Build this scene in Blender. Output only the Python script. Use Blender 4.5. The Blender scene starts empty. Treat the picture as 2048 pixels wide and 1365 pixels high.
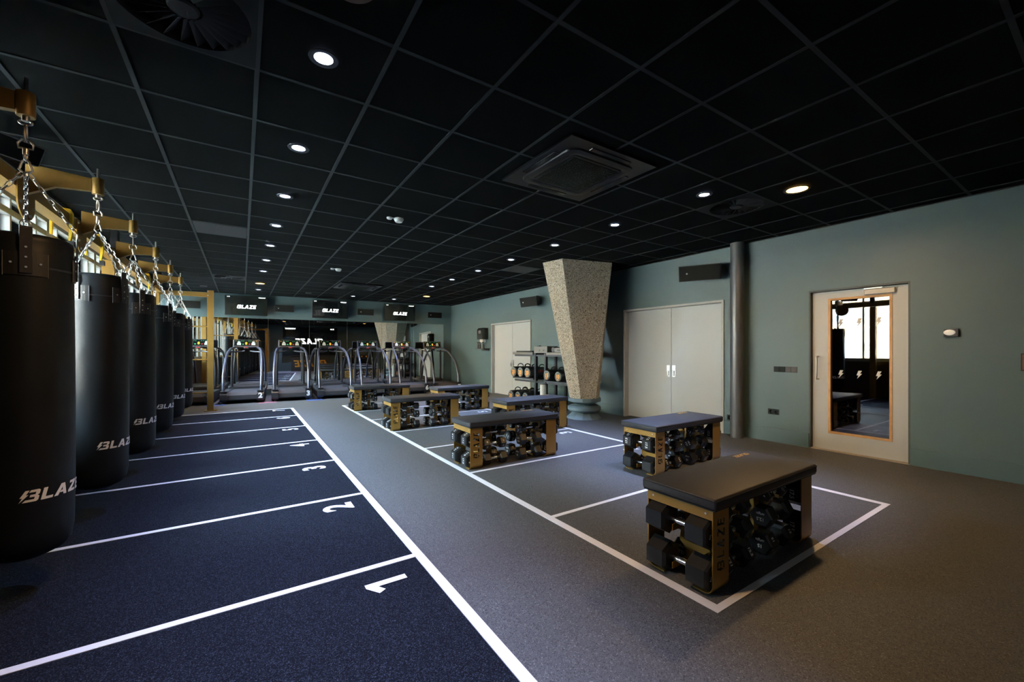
import bpy, bmesh, math, random
from mathutils import Vector, Matrix
random.seed(7)
PI = math.pi
sc = bpy.context.scene
C = sc.collection

# ------------------------------------------------------------------ camera
cam = bpy.data.objects.new('camera', bpy.data.cameras.new('camera'))
C.objects.link(cam)
cam.location = (0, 0, 1.285)
cam.rotation_euler = (PI/2, 0, math.radians(-33.35))
cam.data.sensor_width = 36
cam.data.lens = 820.7/2048*36
cam.data.shift_y = (701.3-682.5)/2048
cam.data.clip_start = 0.02
cam.data.clip_end = 300
sc.camera = cam

# ------------------------------------------------------------------ world, exposure
world = bpy.data.worlds.new('world'); sc.world = world
world.use_nodes = True
bg = world.node_tree.nodes['Background']
bg.inputs[0].default_value = (0.60, 0.80, 1.0, 1)
bg.inputs[1].default_value = 62.0
sun = bpy.data.objects.new('sun', bpy.data.lights.new('sun', 'SUN')); C.objects.link(sun)
sun.data.energy = 80; sun.data.color = (1.0, 0.86, 0.66); sun.data.angle = math.radians(1)
sun.rotation_euler = (Vector((-1, .25, -.62))).to_track_quat('-Z', 'Y').to_euler()
vs = sc.view_settings
vs.view_transform = 'Standard'; vs.look = 'None'; vs.gamma = 1; vs.use_curve_mapping = False
vs.exposure = 0.75
sc.cycles.use_denoising = True
sc.cycles.max_bounces = 10
sc.cycles.glossy_bounces = 5
sc.cycles.diffuse_bounces = 4
sc.cycles.sample_clamp_indirect = 6
sc.cycles.caustics_reflective = False
sc.cycles.caustics_refractive = False
P_WHITE, P_ORANGE = 250.0, 22.0

HC = 2.872          # ceiling height
XR = 6.25           # right wall
XW = -1.80           # window wall
YB = -1.6           # wall behind the camera
A = math.radians(3.7)
CN = Vector((XR, 13.45, 0))                      # far right corner
WT = Vector((-math.cos(A), math.sin(A), 0))      # along the mirror wall, to the left
WN = Vector((-math.sin(A), -math.cos(A), 0))     # out of the mirror wall, into the room
GX0, GY0 = 1.272, 2.729                          # ceiling grid crossing

# ------------------------------------------------------------------ materials
MATS = {}
def mat(name, col, rough=0.5, metal=0.0, emis=None, estr=0.0, noise=None, bump=None, coat=0.0, spec=None):
    if name in MATS: return MATS[name]
    m = bpy.data.materials.new(name); m.use_nodes = True
    nt = m.node_tree; b = nt.nodes['Principled BSDF']
    b.inputs['Base Color'].default_value = (*col, 1)
    b.inputs['Roughness'].default_value = rough
    b.inputs['Metallic'].default_value = metal
    if coat: b.inputs['Coat Weight'].default_value = coat
    if spec is not None: b.inputs['Specular IOR Level'].default_value = spec
    if emis:
        b.inputs['Emission Color'].default_value = (*emis, 1); b.inputs['Emission Strength'].default_value = estr
    tc = nt.nodes.new('ShaderNodeTexCoord')
    if noise:                                  # (scale, second colour, low, high)
        n = nt.nodes.new('ShaderNodeTexNoise'); n.inputs['Scale'].default_value = noise[0]; n.inputs['Detail'].default_value = 4
        r = nt.nodes.new('ShaderNodeValToRGB')
        r.color_ramp.elements[0].position = noise[2]; r.color_ramp.elements[0].color = (*col, 1)
        r.color_ramp.elements[1].position = noise[3]; r.color_ramp.elements[1].color = (*noise[1], 1)
        nt.links.new(tc.outputs['Object'], n.inputs['Vector'])
        nt.links.new(n.outputs['Fac'], r.inputs['Fac']); nt.links.new(r.outputs['Color'], b.inputs['Base Color'])
    if bump:                                   # (scale, strength, distance)
        n2 = nt.nodes.new('ShaderNodeTexNoise'); n2.inputs['Scale'].default_value = bump[0]; n2.inputs['Detail'].default_value = 3
        bp = nt.nodes.new('ShaderNodeBump'); bp.inputs['Strength'].default_value = bump[1]; bp.inputs['Distance'].default_value = bump[2]
        nt.links.new(tc.outputs['Object'], n2.inputs['Vector'])
        nt.links.new(n2.outputs['Fac'], bp.inputs['Height']); nt.links.new(bp.outputs['Normal'], b.inputs['Normal'])
    MATS[name] = m
    return m

def speckled(name, base, spots, scale, lo, rough, big=None):
    m = mat(name, base, rough)
    nt = m.node_tree; b = nt.nodes['Principled BSDF']; tc = nt.nodes.new('ShaderNodeTexCoord')
    prev = None
    rgb = nt.nodes.new('ShaderNodeRGB'); rgb.outputs[0].default_value = (*base, 1); prev = rgb.outputs[0]
    if big:
        n = nt.nodes.new('ShaderNodeTexNoise'); n.inputs['Scale'].default_value = big[0]; n.inputs['Detail'].default_value = 5
        mx = nt.nodes.new('ShaderNodeMixRGB'); nt.links.new(tc.outputs['Object'], n.inputs['Vector'])
        nt.links.new(n.outputs['Fac'], mx.inputs[0]); nt.links.new(prev, mx.inputs[1]); mx.inputs[2].default_value = (*big[1], 1); prev = mx.outputs[0]
    for i, (col, sc_, th) in enumerate(spots):
        v = nt.nodes.new('ShaderNodeTexVoronoi'); v.inputs['Scale'].default_value = sc_
        mp = nt.nodes.new('ShaderNodeMapping'); mp.inputs['Location'].default_value = (3.1*i, 1.7*i, 0.3)
        nt.links.new(tc.outputs['Object'], mp.inputs[0]); nt.links.new(mp.outputs[0], v.inputs['Vector'])
        sp = nt.nodes.new('ShaderNodeSeparateColor'); nt.links.new(v.outputs['Color'], sp.inputs[0])
        g = nt.nodes.new('ShaderNodeMath'); g.operation = 'GREATER_THAN'; g.inputs[1].default_value = th
        nt.links.new(sp.outputs[0], g.inputs[0])
        mx = nt.nodes.new('ShaderNodeMixRGB'); nt.links.new(g.outputs[0], mx.inputs[0])
        nt.links.new(prev, mx.inputs[1]); mx.inputs[2].default_value = (*col, 1); prev = mx.outputs[0]
    nt.links.new(prev, b.inputs['Base Color'])
    bp = nt.nodes.new('ShaderNodeBump'); bp.inputs['Strength'].default_value = 0.25; bp.inputs['Distance'].default_value = 0.003
    n2 = nt.nodes.new('ShaderNodeTexNoise'); n2.inputs['Scale'].default_value = scale; nt.links.new(tc.outputs['Object'], n2.inputs['Vector'])
    nt.links.new(n2.outputs['Fac'], bp.inputs['Height']); nt.links.new(bp.outputs['Normal'], b.inputs['Normal'])
    return m

M_FLOOR = speckled('rubber_floor', (0.080, 0.083, 0.085), [((0.15, 0.15, 0.145), 260, 0.90), ((0.05, 0.05, 0.05), 230, 0.80), ((0.2, 0.2, 0.19), 230, 0.975)], 260, 0.5, 0.58, (1.2, (0.105, 0.107, 0.107)))
M_TURF = speckled('dark_turf', (0.006, 0.0075, 0.0115), [((0.018, 0.0225, 0.033), 290, 0.65), ((0.042, 0.05, 0.07), 300, 0.93), ((0.004, 0.004, 0.007), 240, 0.8)], 260, 0.5, 0.85)
for _m, _s in ((M_TURF, .08), (M_FLOOR, .4)): _m.node_tree.nodes['Principled BSDF'].inputs['Specular IOR Level'].default_value = _s
M_LINE = mat('white_line', (0.78, 0.78, 0.8), 0.7, bump=(160, 0.4, 0.002))
M_WALL = mat('teal_wall_paint', (0.074, 0.122, 0.126), 0.5, noise=(0.8, (0.082, 0.130, 0.134), 0.35, 0.7), bump=(60, 0.05, 0.002))
M_BASE = mat('teal_skirting', (0.070, 0.120, 0.128), 0.4)
M_TILE = mat('black_ceiling_tile', (0.0019, 0.0023, 0.0020), 0.95, spec=0.06, bump=(300, 0.25, 0.002))
M_TBAR = mat('ceiling_grid_bar', (0.026, 0.029, 0.029), 0.7, spec=0.15)
M_BLACKC = mat('black_ceiling_board', (0.008, 0.008, 0.008), 0.7)
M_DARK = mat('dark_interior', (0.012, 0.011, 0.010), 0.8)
M_WHITED = mat('white_door_paint', (0.60, 0.635, 0.64), 0.4, bump=(40, 0.03, 0.001))
M_FRAME = mat('grey_door_frame', (0.5, 0.5, 0.47), 0.4)
M_JAMB = mat('dark_jamb', (0.035, 0.045, 0.042), 0.5)
M_OAK = mat('oak_beading', (0.62, 0.33, 0.10), 0.45, noise=(12, (0.5, 0.25, 0.07), 0.4, 0.7))
M_STEEL = mat('brushed_steel', (0.7, 0.69, 0.66), 0.28, 1.0)
M_CHROME = mat('chrome', (0.82, 0.82, 0.82), 0.18, 1.0)
M_CHAIN = mat('zinc_chain', (0.55, 0.53, 0.49), 0.3, 1.0)
M_GOLD = mat('gold_powder_coat', (0.34, 0.195, 0.045), 0.42, 0.4, bump=(200, 0.04, 0.001))
M_VINYL = mat('black_vinyl', (0.0065, 0.008, 0.009), 0.46, bump=(6, 0.25, 0.02), noise=(3, (0.010, 0.012, 0.0135), 0.4, 0.7), spec=0.22)
M_VINYL2 = mat('black_vinyl_trim', (0.02, 0.022, 0.024), 0.45)
M_PAD = mat('bench_pad_vinyl', (0.026, 0.027, 0.030), 0.58, bump=(14, 0.12, 0.01))
M_PIPING = mat('pad_seam', (0.012, 0.012, 0.013), 0.5)
M_RUBBER = mat('black_rubber', (0.010, 0.011, 0.012), 0.42, bump=(80, 0.05, 0.002))
M_PRINT = mat('white_print', (0.85, 0.85, 0.85), 0.6)
M_GOLDPRINT = mat('gold_print', (0.75, 0.42, 0.07), 0.5)
M_CONC = speckled('washed_concrete', (0.50, 0.415, 0.285), [((0.24, 0.19, 0.13), 105, 0.75), ((0.66, 0.60, 0.48), 98, 0.70), ((0.07, 0.06, 0.05), 80, 0.94), ((0.45, 0.30, 0.16), 110, 0.92)], 60, 0.5, 0.9, (2.0, (0.45, 0.41, 0.33)))
M_CONC.node_tree.nodes['Bump'].inputs['Distance'].default_value = 0.02
M_CONC.node_tree.nodes['Bump'].inputs['Strength'].default_value = 0.6
M_BLUEP = mat('blue_grey_paint', (0.13, 0.19, 0.215), 0.5, bump=(30, 0.1, 0.003))
M_PIPE = mat('grey_pipe_paint', (0.10, 0.105, 0.11), 0.35, 0.3)
M_MIRROR = mat('mirror_glass', (0.80, 0.83, 0.82), 0.0, 1.0)
M_MEDGE = mat('mirror_edge', (0.55, 0.6, 0.58), 0.2, 0.6)
M_SPK = mat('black_speaker', (0.022, 0.022, 0.02), 0.55, bump=(300, 0.1, 0.002))
M_SCREEN = mat('screen_glass', (0.008, 0.012, 0.011), 0.12, coat=0.3)
M_GLOWW = mat('screen_white', (0.9, 0.9, 0.9), 0.5, emis=(1, 1, 1), estr=1.6)
M_PLASB = mat('black_plastic', (0.018, 0.018, 0.02), 0.4)
M_PLASG = mat('charcoal_plastic', (0.028, 0.030, 0.035), 0.42)
M_BELT = mat('running_belt', (0.036, 0.036, 0.042), 0.6, bump=(90, 0.2, 0.002))
M_TUBE = mat('grey_treadmill_tube', (0.085, 0.09, 0.115), 0.32, 0.45)
M_WPLAS = mat('white_plastic', (0.72, 0.71, 0.66), 0.4)
M_GREYPL = mat('dark_switch_plate', (0.022, 0.028, 0.030), 0.5, spec=0.12)
M_GREYPL2 = mat('light_switch_plate', (0.07, 0.072, 0.07), 0.5, spec=0.15)
M_BOXG = mat('grey_brown_metal', (0.18, 0.165, 0.135), 0.5)
M_ORANGE = mat('orange_print', (0.9, 0.36, 0.05), 0.6)
M_GREYEND = mat('grey_bag_end', (0.10, 0.105, 0.10), 0.6)
M_RED = mat('red_print', (0.55, 0.04, 0.03), 0.5)
M_YEL = mat('yellow_strap', (0.8, 0.5, 0.02), 0.5)
M_WOOD = mat('bronze_sill_panel', (0.07, 0.042, 0.022), 0.5, noise=(5, (0.09, 0.055, 0.03), 0.4, 0.7))
M_MULL = mat('pale_window_frame', (0.5, 0.52, 0.5), 0.4, 0.2)
M_LW = mat('lamp_white', (0.8, 0.85, 1), 0.5, emis=(0.55, 0.66, 1.0), estr=9)
M_LO = mat('lamp_orange', (1, 0.7, 0.3), 0.5, emis=(1.0, 0.55, 0.14), estr=7)
M_OFF = mat('lamp_unlit', (0.3, 0.3, 0.32), 0.25, 0.5)
M_GREEN = mat('led_green', (0, 0.3, 0.1), 0.5, emis=(0.1, 0.8, 0.3), estr=.10)
M_LEDO = mat('led_orange', (0.3, 0.2, 0), 0.5, emis=(1.0, 0.5, 0.05), estr=.35)
M_LEDR = mat('led_red', (0.3, 0, 0), 0.5, emis=(0.9, 0.12, 0.1), estr=.12)
M_LEDG = mat('console_print', (0.42, 0.45, 0.42), 0.5)
M_LEATHER = mat('leather_patch', (0.014, 0.013, 0.012), 0.4, bump=(40, 0.1, 0.003))
M_PINK = mat('pink_floor_tile', (0.30, 0.12, 0.16), 0.6)
M_BLUEF = mat('blue_floor_tile', (0.05, 0.10, 0.32), 0.6)
M_TEALF = mat('green_floor_tile', (0.04, 0.10, 0.09), 0.6)
M_EXTW = mat('brick_facade', (0.55, 0.42, 0.28), 0.8, noise=(6, (0.48, 0.36, 0.22), 0.4, 0.7))
M_EXTG = mat('pale_pavement', (0.45, 0.44, 0.42), 0.8, noise=(2, (0.4, 0.4, 0.38), 0.4, 0.7))
M_BARK = mat('tree_bark', (0.16, 0.11, 0.07), 0.8, noise=(8, (0.1, 0.07, 0.05), 0.4, 0.7))

def glass_mat(name, tint, refl, ior=1.5):
    m = bpy.data.materials.new(name); m.use_nodes = True
    nt = m.node_tree; nt.nodes.remove(nt.nodes['Principled BSDF']); out = nt.nodes['Material Output']
    tr = nt.nodes.new('ShaderNodeBsdfTransparent'); tr.inputs[0].default_value = (*tint, 1)
    gl = nt.nodes.new('ShaderNodeBsdfGlossy'); gl.inputs['Roughness'].default_value = 0.0
    lw = nt.nodes.new('ShaderNodeFresnel'); lw.inputs[0].default_value = ior
    ad = nt.nodes.new('ShaderNodeMath'); ad.operation = 'MULTIPLY_ADD'; ad.inputs[1].default_value = 1.0; ad.inputs[2].default_value = refl; ad.use_clamp = True
    mx = nt.nodes.new('ShaderNodeMixShader')
    nt.links.new(lw.outputs[0], ad.inputs[0]); nt.links.new(ad.outputs[0], mx.inputs[0])
    nt.links.new(tr.outputs[0], mx.inputs[1]); nt.links.new(gl.outputs[0], mx.inputs[2]); nt.links.new(mx.outputs[0], out.inputs[0])
    return m
M_GLASS = glass_mat('window_glass', (0.96, 0.98, 0.97), 0.0)
M_DGLASS = glass_mat('door_glass', (0.6, 0.55, 0.5), 0.08, 1.6)

# ------------------------------------------------------------------ geometry helpers
class MB:
    def __init__(s): s.bm = bmesh.new()
    def box(s, x0, x1, y0, y1, z0, z1, M=None, bev=0):
        r = bmesh.ops.create_cube(s.bm, size=1)
        vv = r['verts']
        for v in vv:
            v.co = Vector(((x0+x1)/2 + v.co.x*(x1-x0), (y0+y1)/2 + v.co.y*(y1-y0), (z0+z1)/2 + v.co.z*(z1-z0)))
        if bev:
            es = list({e for v in vv for e in v.link_edges})
            rr = bmesh.ops.bevel(s.bm, geom=es, offset=bev, segments=2, affect='EDGES', profile=0.5)
            vv = list({v for f in rr['faces'] for v in f.verts} | {v for v in vv if v.is_valid})
        if M:
            for v in vv: v.co = M @ v.co
        return s
    def cyl(s, p0, p1, r0, r1=None, n=16, caps=True):
        p0, p1 = Vector(p0), Vector(p1)
        return s.tube([p0, p1], [r0, r0 if r1 is None else r1], n, caps)
    def tube(s, pts, rad, n=10, caps=True, flat=1.0, closed=False):
        pts = [Vector(p) for p in pts]; rings = []; up = None
        N = len(pts)
        for i, p in enumerate(pts):
            a = pts[(i-1) % N] if (i or closed) else p; b = pts[(i+1) % N] if (i < N-1 or closed) else p
            t = (b-a).normalized()
            if up is None:
                up = Vector((0, 0, 1)) if abs(t.z) < 0.9 else Vector((1, 0, 0))
            x = up - t*up.dot(t)
            if x.length < 1e-4: x = t.orthogonal()
            x.normalize(); y = t.cross(x); up = x
            r = rad[i] if isinstance(rad, (list, tuple)) else rad
            rings.append([s.bm.verts.new(p + x*(r*math.cos(2*PI*k/n)*flat) + y*(r*math.sin(2*PI*k/n))) for k in range(n)])
        for i in range(N if closed else N-1):
            q = rings[(i+1) % N]
            for k in range(n):
                s.bm.faces.new((rings[i][k], rings[i][(k+1) % n], q[(k+1) % n], q[k]))
        if caps and not closed:
            s.bm.faces.new(list(reversed(rings[0]))); s.bm.faces.new(rings[-1])
        return s
    def lathe(s, prof, n=24, M=None, caps=True):
        rings = []
        for r, z in prof:
            rings.append([s.bm.verts.new((M or Matrix()) @ Vector((r*math.cos(2*PI*k/n), r*math.sin(2*PI*k/n), z))) for k in range(n)])
        for i in range(len(rings)-1):
            for k in range(n):
                s.bm.faces.new((rings[i][k], rings[i][(k+1) % n], rings[i+1][(k+1) % n], rings[i+1][k]))
        if caps:
            s.bm.faces.new(list(reversed(rings[0]))); s.bm.faces.new(rings[-1])
        return s
    def poly(s, pts):
        vs_ = [s.bm.verts.new(p) for p in pts]
        s.bm.faces.new(vs_); return s
    def prism(s, pts, d):
        """pts: planar 3-D outline, d: extrusion vector"""
        d = Vector(d); a = [s.bm.verts.new(Vector(p)) for p in pts]; b = [s.bm.verts.new(Vector(p)+d) for p in pts]
        n = len(a)
        s.bm.faces.new(a); s.bm.faces.new(list(reversed(b)))
        for i in range(n): s.bm.faces.new((a[i], b[i], b[(i+1) % n], a[(i+1) % n]))
        return s
    def loft(s, loops, caps=True):
        rs = [[s.bm.verts.new(p) for p in L] for L in loops]; n = len(rs[0])
        for i in range(len(rs)-1):
            for k in range(n): s.bm.faces.new((rs[i][k], rs[i][(k+1) % n], rs[i+1][(k+1) % n], rs[i+1][k]))
        if caps: s.bm.faces.new(list(reversed(rs[0]))); s.bm.faces.new(rs[-1])
        return s
    def build(s, name, m, parent=None, smooth=False, loc=None, fix=True):
        if fix: bmesh.ops.recalc_face_normals(s.bm, faces=s.bm.faces)
        me = bpy.data.meshes.new(name); s.bm.to_mesh(me); s.bm.free()
        me.materials.append(m)
        if smooth:
            me.polygons.foreach_set('use_smooth', [True]*len(me.polygons))
            try: me.set_sharp_from_angle(angle=math.radians(smooth if smooth is not True else 40))
            except Exception: pass
        o = bpy.data.objects.new(name, me); C.objects.link(o)
        if parent is not None: o.parent = parent
        if loc is not None: o.location = loc
        return o

def tag(o, label=None, cat=None, group=None, kind=None):
    if label: o['label'] = label
    if cat: o['category'] = cat
    if group: o['group'] = group
    if kind: o['kind'] = kind
    return o
def thing(name, label, cat, loc=(0, 0, 0), rot=(0, 0, 0), group=None):
    o = bpy.data.objects.new(name, None); C.objects.link(o)
    o.location = loc; o.rotation_euler = rot; o.empty_display_size = 0.1
    return tag(o, label, cat, group)
def struct(mb, name, m, parent=None, smooth=False):
    o = mb.build(name, m, parent, smooth)
    if parent is None: o['kind'] = 'structure'
    return o
KIDS = {}
def copy_tree(o, parent=None):
    c = o.copy(); C.objects.link(c); c.parent = parent
    for ch in [x for x in ALLCH(o)]: copy_tree(ch, c)
    return c
def ALLCH(o): return list(o.children)
def place(o, loc, rot=(0, 0, 0), label=None, group=None):
    o.location = loc; o.rotation_euler = rot
    if label: o['label'] = label
    if group: o['group'] = group
    return o
def euler_of(xa, ya, za):
    return Matrix((xa, ya, za)).transposed().to_euler()

# ---- lettering
def glyphs():
    G = {}
    G['B'] = ([[(.20, 1), (.44, 1), (.31, .63), (.46, .63), (.04, 0), (.15, .42), (0, .42)],
               [(.52, 1), (1.0, 1), (1.1, .9), (1.1, .62), (1.0, .52), (1.12, .42), (1.12, .1), (1.02, 0), (.22, 0), (.36, .2), (.86, .2), (.86, .4), (.56, .4), (.56, .6), (.86, .6), (.86, .8), (.45, .8)]], 1.12)
    G['L'] = ([[(0, 1), (.26, 1), (.26, .22), (.75, .22), (.75, 0), (0, 0)]], .75)
    G['A'] = ([[(.3, 1), (.62, 1), (.95, 0), (.68, 0), (.60, .22), (.34, .22), (.40, .40), (.53, .40), (.46, .68), (.24, 0), (-.05, 0)]], .95)
    G['Z'] = ([[(.05, 1), (.85, 1), (.85, .80), (.36, .22), (.85, .22), (.85, 0), (0, 0), (0, .20), (.48, .78), (.05, .78)]], .85)
    G['E'] = ([[(0, 1), (.75, 1), (.75, .8), (.26, .8), (.26, .6), (.68, .6), (.68, .4), (.26, .4), (.26, .2), (.75, .2), (.75, 0), (0, 0)]], .75)
    return G
GL = glyphs()
def logo_polys(h, gap=.16, shear=.22, word='BLAZE', fit=None):
    """list of 2-D outlines, centred on the origin"""
    out = []; x = 0
    for c in word:
        ps, w = GL[c]
        for p in ps: out.append([(x+a+b*shear, b) for a, b in p])
        x += w+gap
    W = x-gap+shear; k = (fit/W) if fit else h
    return [[((a-W/2)*k, (b-.5)*h) for a, b in p] for p in out]
def logo_mb(h, f, cuts=0, **kw):
    """f maps (x, y) to a 3-D point"""
    mb = MB()
    for p in logo_polys(h, **kw):
        b2 = bmesh.new(); vs_ = [b2.verts.new((a, b, 0)) for a, b in p]; b2.faces.new(vs_)
        bmesh.ops.triangulate(b2, faces=b2.faces)
        if cuts: bmesh.ops.subdivide_edges(b2, edges=b2.edges, cuts=cuts, use_grid_fill=True)
        mp = {v: mb.bm.verts.new(f(v.co.x, v.co.y)) for v in b2.verts}
        for fc in b2.faces: mb.bm.faces.new([mp[v] for v in fc.verts])
        b2.free()
    return mb
_tc = {}
def text_mesh(s, size, bold=0.02, shear=0.0, space=1.0):
    key = (s, size, bold, shear, space)
    if key in _tc: return _tc[key]
    cu = bpy.data.curves.new('t', 'FONT'); cu.body = s; cu.size = size; cu.align_x = 'CENTER'; cu.align_y = 'CENTER'
    cu.offset = bold*size; cu.shear = shear; cu.space_character = space; cu.resolution_u = 3
    o = bpy.data.objects.new('t', cu); C.objects.link(o)
    dg = bpy.context.evaluated_depsgraph_get(); dg.update()
    me = bpy.data.meshes.new_from_object(o.evaluated_get(dg))
    bpy.data.objects.remove(o); bpy.data.curves.remove(cu)
    _tc[key] = me
    return me
def add_text(mb, s, size, origin, xa, ya, **kw):
    if s == '1' and size > .1:
        o, xa, ya = Vector(origin), Vector(xa), Vector(ya); k = size*.74
        mb.poly([o+xa*a*k+ya*b*k for a, b in ((.06, -.5), (.06, .22), (-.14, .10), (-.24, .27), (.10, .5), (.27, .5), (.27, -.5))]); return mb
    me = text_mesh(s, size, **kw); o, xa, ya = Vector(origin), Vector(xa), Vector(ya)
    vs_ = [mb.bm.verts.new(o + xa*v.co.x + ya*v.co.y) for v in me.vertices]
    for p in me.polygons:
        try: mb.bm.faces.new([vs_[i] for i in p.vertices])
        except ValueError: pass
    return mb
X_, Y_, Z_ = Vector((1, 0, 0)), Vector((0, 1, 0)), Vector((0, 0, 1))

# ================================================================== SETTING
flo = MB(); flo.box(XW-0.2, XR+3.2, YB-0.2, 14.6, -0.12, 0)
floor = struct(flo, 'floor', M_FLOOR); floor['label'] = 'dark grey speckled rubber gym floor'

# turf with lanes
LY = [1.15, 2.47, 3.80, 5.13, 6.42, 7.74, 9.07, 10.24]
LXR = 0.90
turf_b = MB(); turf_b.box(-1.70, LXR+0.02, 1.12, 10.26, 0.0, 0.006)
turf = thing('turf_runway', 'dark blue-black turf strip with seven white numbered lanes under the punching bags', 'turf')
turf_b.build('turf_carpet', M_TURF, turf)
for i, y in enumerate(LY):
    MB().box(-1.69, LXR, y-.022, y+.022, 0.006, 0.009).build('lane_line', M_LINE, turf)
MB().box(LXR-.005, LXR+.05, 1.12, 10.265, 0.006, 0.010).build('border_line', M_LINE, turf)
for i in range(7):
    mb = MB(); add_text(mb, str(i+1), 0.30, (0.665, LY[i+1]-0.235, 0.0098), (0, 1, 0), (-1, 0, 0), bold=0.035)
    mb.build('lane_number', M_LINE, turf)

# workout box on the right
RY = [1.14, 2.47, 3.83, 5.11, 6.41, 7.74, 8.97, 10.13]
RX0, RX1 = 1.97, 4.48
for y in RY:
    tag(MB().box(RX0+.03, RX1-.03, y-.02, y+.02, 0.0005, 0.003).build('floor_line', M_LINE, floor))
for x in (RX0, RX1):
    MB().box(x-.03, x+.03, RY[0]-.02, RY[-1]+.02, 0.0005, 0.0032).build('floor_line', M_LINE, floor)
for i in range(7):
    mb = MB(); add_text(mb, str(i+1), 0.28, (4.22, RY[i+1]-0.225, 0.003), (0, 1, 0), (-1, 0, 0), bold=0.035)
    mb.build('floor_number', M_LINE, floor)
# coloured floor inlays between the treadmills
def bwp(s, off, z=0.0):
    p = CN + WT*s + WN*off; return Vector((p.x, p.y, z))
MBM = lambda s, off, z=0: Matrix.Translation(bwp(s, off, z)) @ Matrix((( -WT.x, -WN.x, 0), (-WT.y, -WN.y, 0), (0, 0, 1))).to_4x4()   # x to the right, y towards the wall
TS = [7.17, 6.13, 5.07, 4.03, 2.965, 1.905, 0.88]
for s, m in ((6.65, M_BLUEF), (5.60, M_PINK), (4.55, M_BLUEF), (3.5, M_TEALF)):
    MB().box(-.19, .19, -.17, .17, 0.0005, 0.002, MBM(s, 2.02)).build('coloured_floor_tile', m, floor)

# ceiling: T-bar grid and tiles
ceil = MB().box(-1.66, XR+.05, YB-.1, 14.5, HC+.10, HC+.16)
ceiling = struct(ceil, 'ceiling', M_BLACKC); ceiling['label'] = 'black suspended tile ceiling'
MB().box(XW-.1, -1.665, YB-.1, 14.5, HC-.02, HC+.1).build('ceiling_border_board', M_BLACKC, ceiling)
xs = [GX0+.6*i for i in range(-5, 9)]
ys = [GY0+.6*j for j in range(-7, 20)]
gb = MB()
for x in xs:
    if -1.63 < x < XR: gb.box(x-.012, x+.012, YB, 14.2, HC-.001, HC+.03)
gb.build('main_grid_bars', M_TBAR, ceiling)['kind'] = 'stuff'
gb = MB()
for y in ys:
    if YB < y < 14: gb.box(-1.63, XR, y-.012, y+.012, HC, HC+.028)
gb.build('cross_grid_bars', M_TBAR, ceiling)['kind'] = 'stuff'
MB().box(-1.665, -1.625, YB, 14.2, HC-.03, HC+.05).build('ceiling_edge_trim', M_TBAR, ceiling)
MB().box(XR-.02, XR, YB, 13.5, HC-.004, HC+.03).build('ceiling_wall_angle', M_BLACKC, ceiling)
tile_me = {}
# cells taken by vents or the air conditioner (grid index i, j = lower left)
taken = set()
def cell(x, y): return (math.floor((x-GX0)/.6), math.floor((y-GY0)/.6))
VENTS = [(-.164, 2.42), (4.57, 2.42), (-.228, 10.83)]
GREYT = [(4.57, 6.62), (-.228, 6.62)]
for p in VENTS+GREYT: taken.add(cell(*p))
cells = []
for i in range(-5, 9):
    for j in range(-8, 19):
        x0 = max(GX0+.6*i, -1.625); x1 = min(GX0+.6*(i+1), XR); y0 = max(GY0+.6*j, YB); y1 = min(GY0+.6*(j+1), 14.0)
        if x1-x0 < .05 or y1-y0 < .05 or (i, j) in taken: continue
        cells.append(((x0+x1)/2, (y0+y1)/2, x1-x0, y1-y0))
cells.sort(key=lambda c: (0 if (c[1] > 0.4 and c[0]/max(c[1], .1) > -.33) else 1, math.hypot(c[0], c[1])))
rest = MB()
for k, (cx, cy, w, d) in enumerate(cells):
    if k < 298:
        key = (round(w, 3), round(d, 3))
        if key not in tile_me:
            o = MB().box(-w/2+.008, w/2-.008, -d/2+.008, d/2-.008, 0.004, .022).build('ceiling_tile', M_TILE, ceiling); tile_me[key] = o.data
        else:
            o = bpy.data.objects.new('ceiling_tile', tile_me[key]); C.objects.link(o); o.parent = ceiling
        o.location = (cx, cy, HC)
    else: rest.box(cx-w/2+.008, cx+w/2-.008, cy-d/2+.008, cy+d/2-.008, HC+.004, HC+.022)
rest.build('far_ceiling_tiles', M_TILE, ceiling)['kind'] = 'stuff'

# right wall with three openings
wr = MB()
DN = (1.385, 2.37, 2.065); DM = (3.51, 5.505, 2.072); DF = (8.60, 10.61, 2.08)
segs = [(YB-.2, DN[0]), (DN[1], DM[0]), (DM[1], DF[0]), (DF[1], 13.7)]
for a, b in segs: wr.box(XR, XR+.15, a, b, 0, HC+.1)
for a, b, z in (DN, DM, DF): wr.box(XR, XR+.15, a, b, z, HC+.1)
wall_right = struct(wr, 'wall_right', M_WALL)
sk = MB()
for a, b in segs: sk.box(XR-.012, XR, a, b, 0.0, 0.19)
struct(sk, 'baseboard_right', M_BASE)
# mirror wall
wb = MB(); wb.box(-9.3, 0.2, 0, .15, 0, HC+.1, MBM(0, 0))
struct(wb, 'wall_back', M_WALL)
MBx = MB().box(-7.9, 0, -.012, 0, 0, .10, MBM(0, 0)); struct(MBx, 'baseboard_back', M_BASE)
# wall behind the camera
struct(MB().box(XW-.2, XR+.2, YB-.15, YB, 0, HC+.1), 'wall_front', M_WALL)
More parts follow.
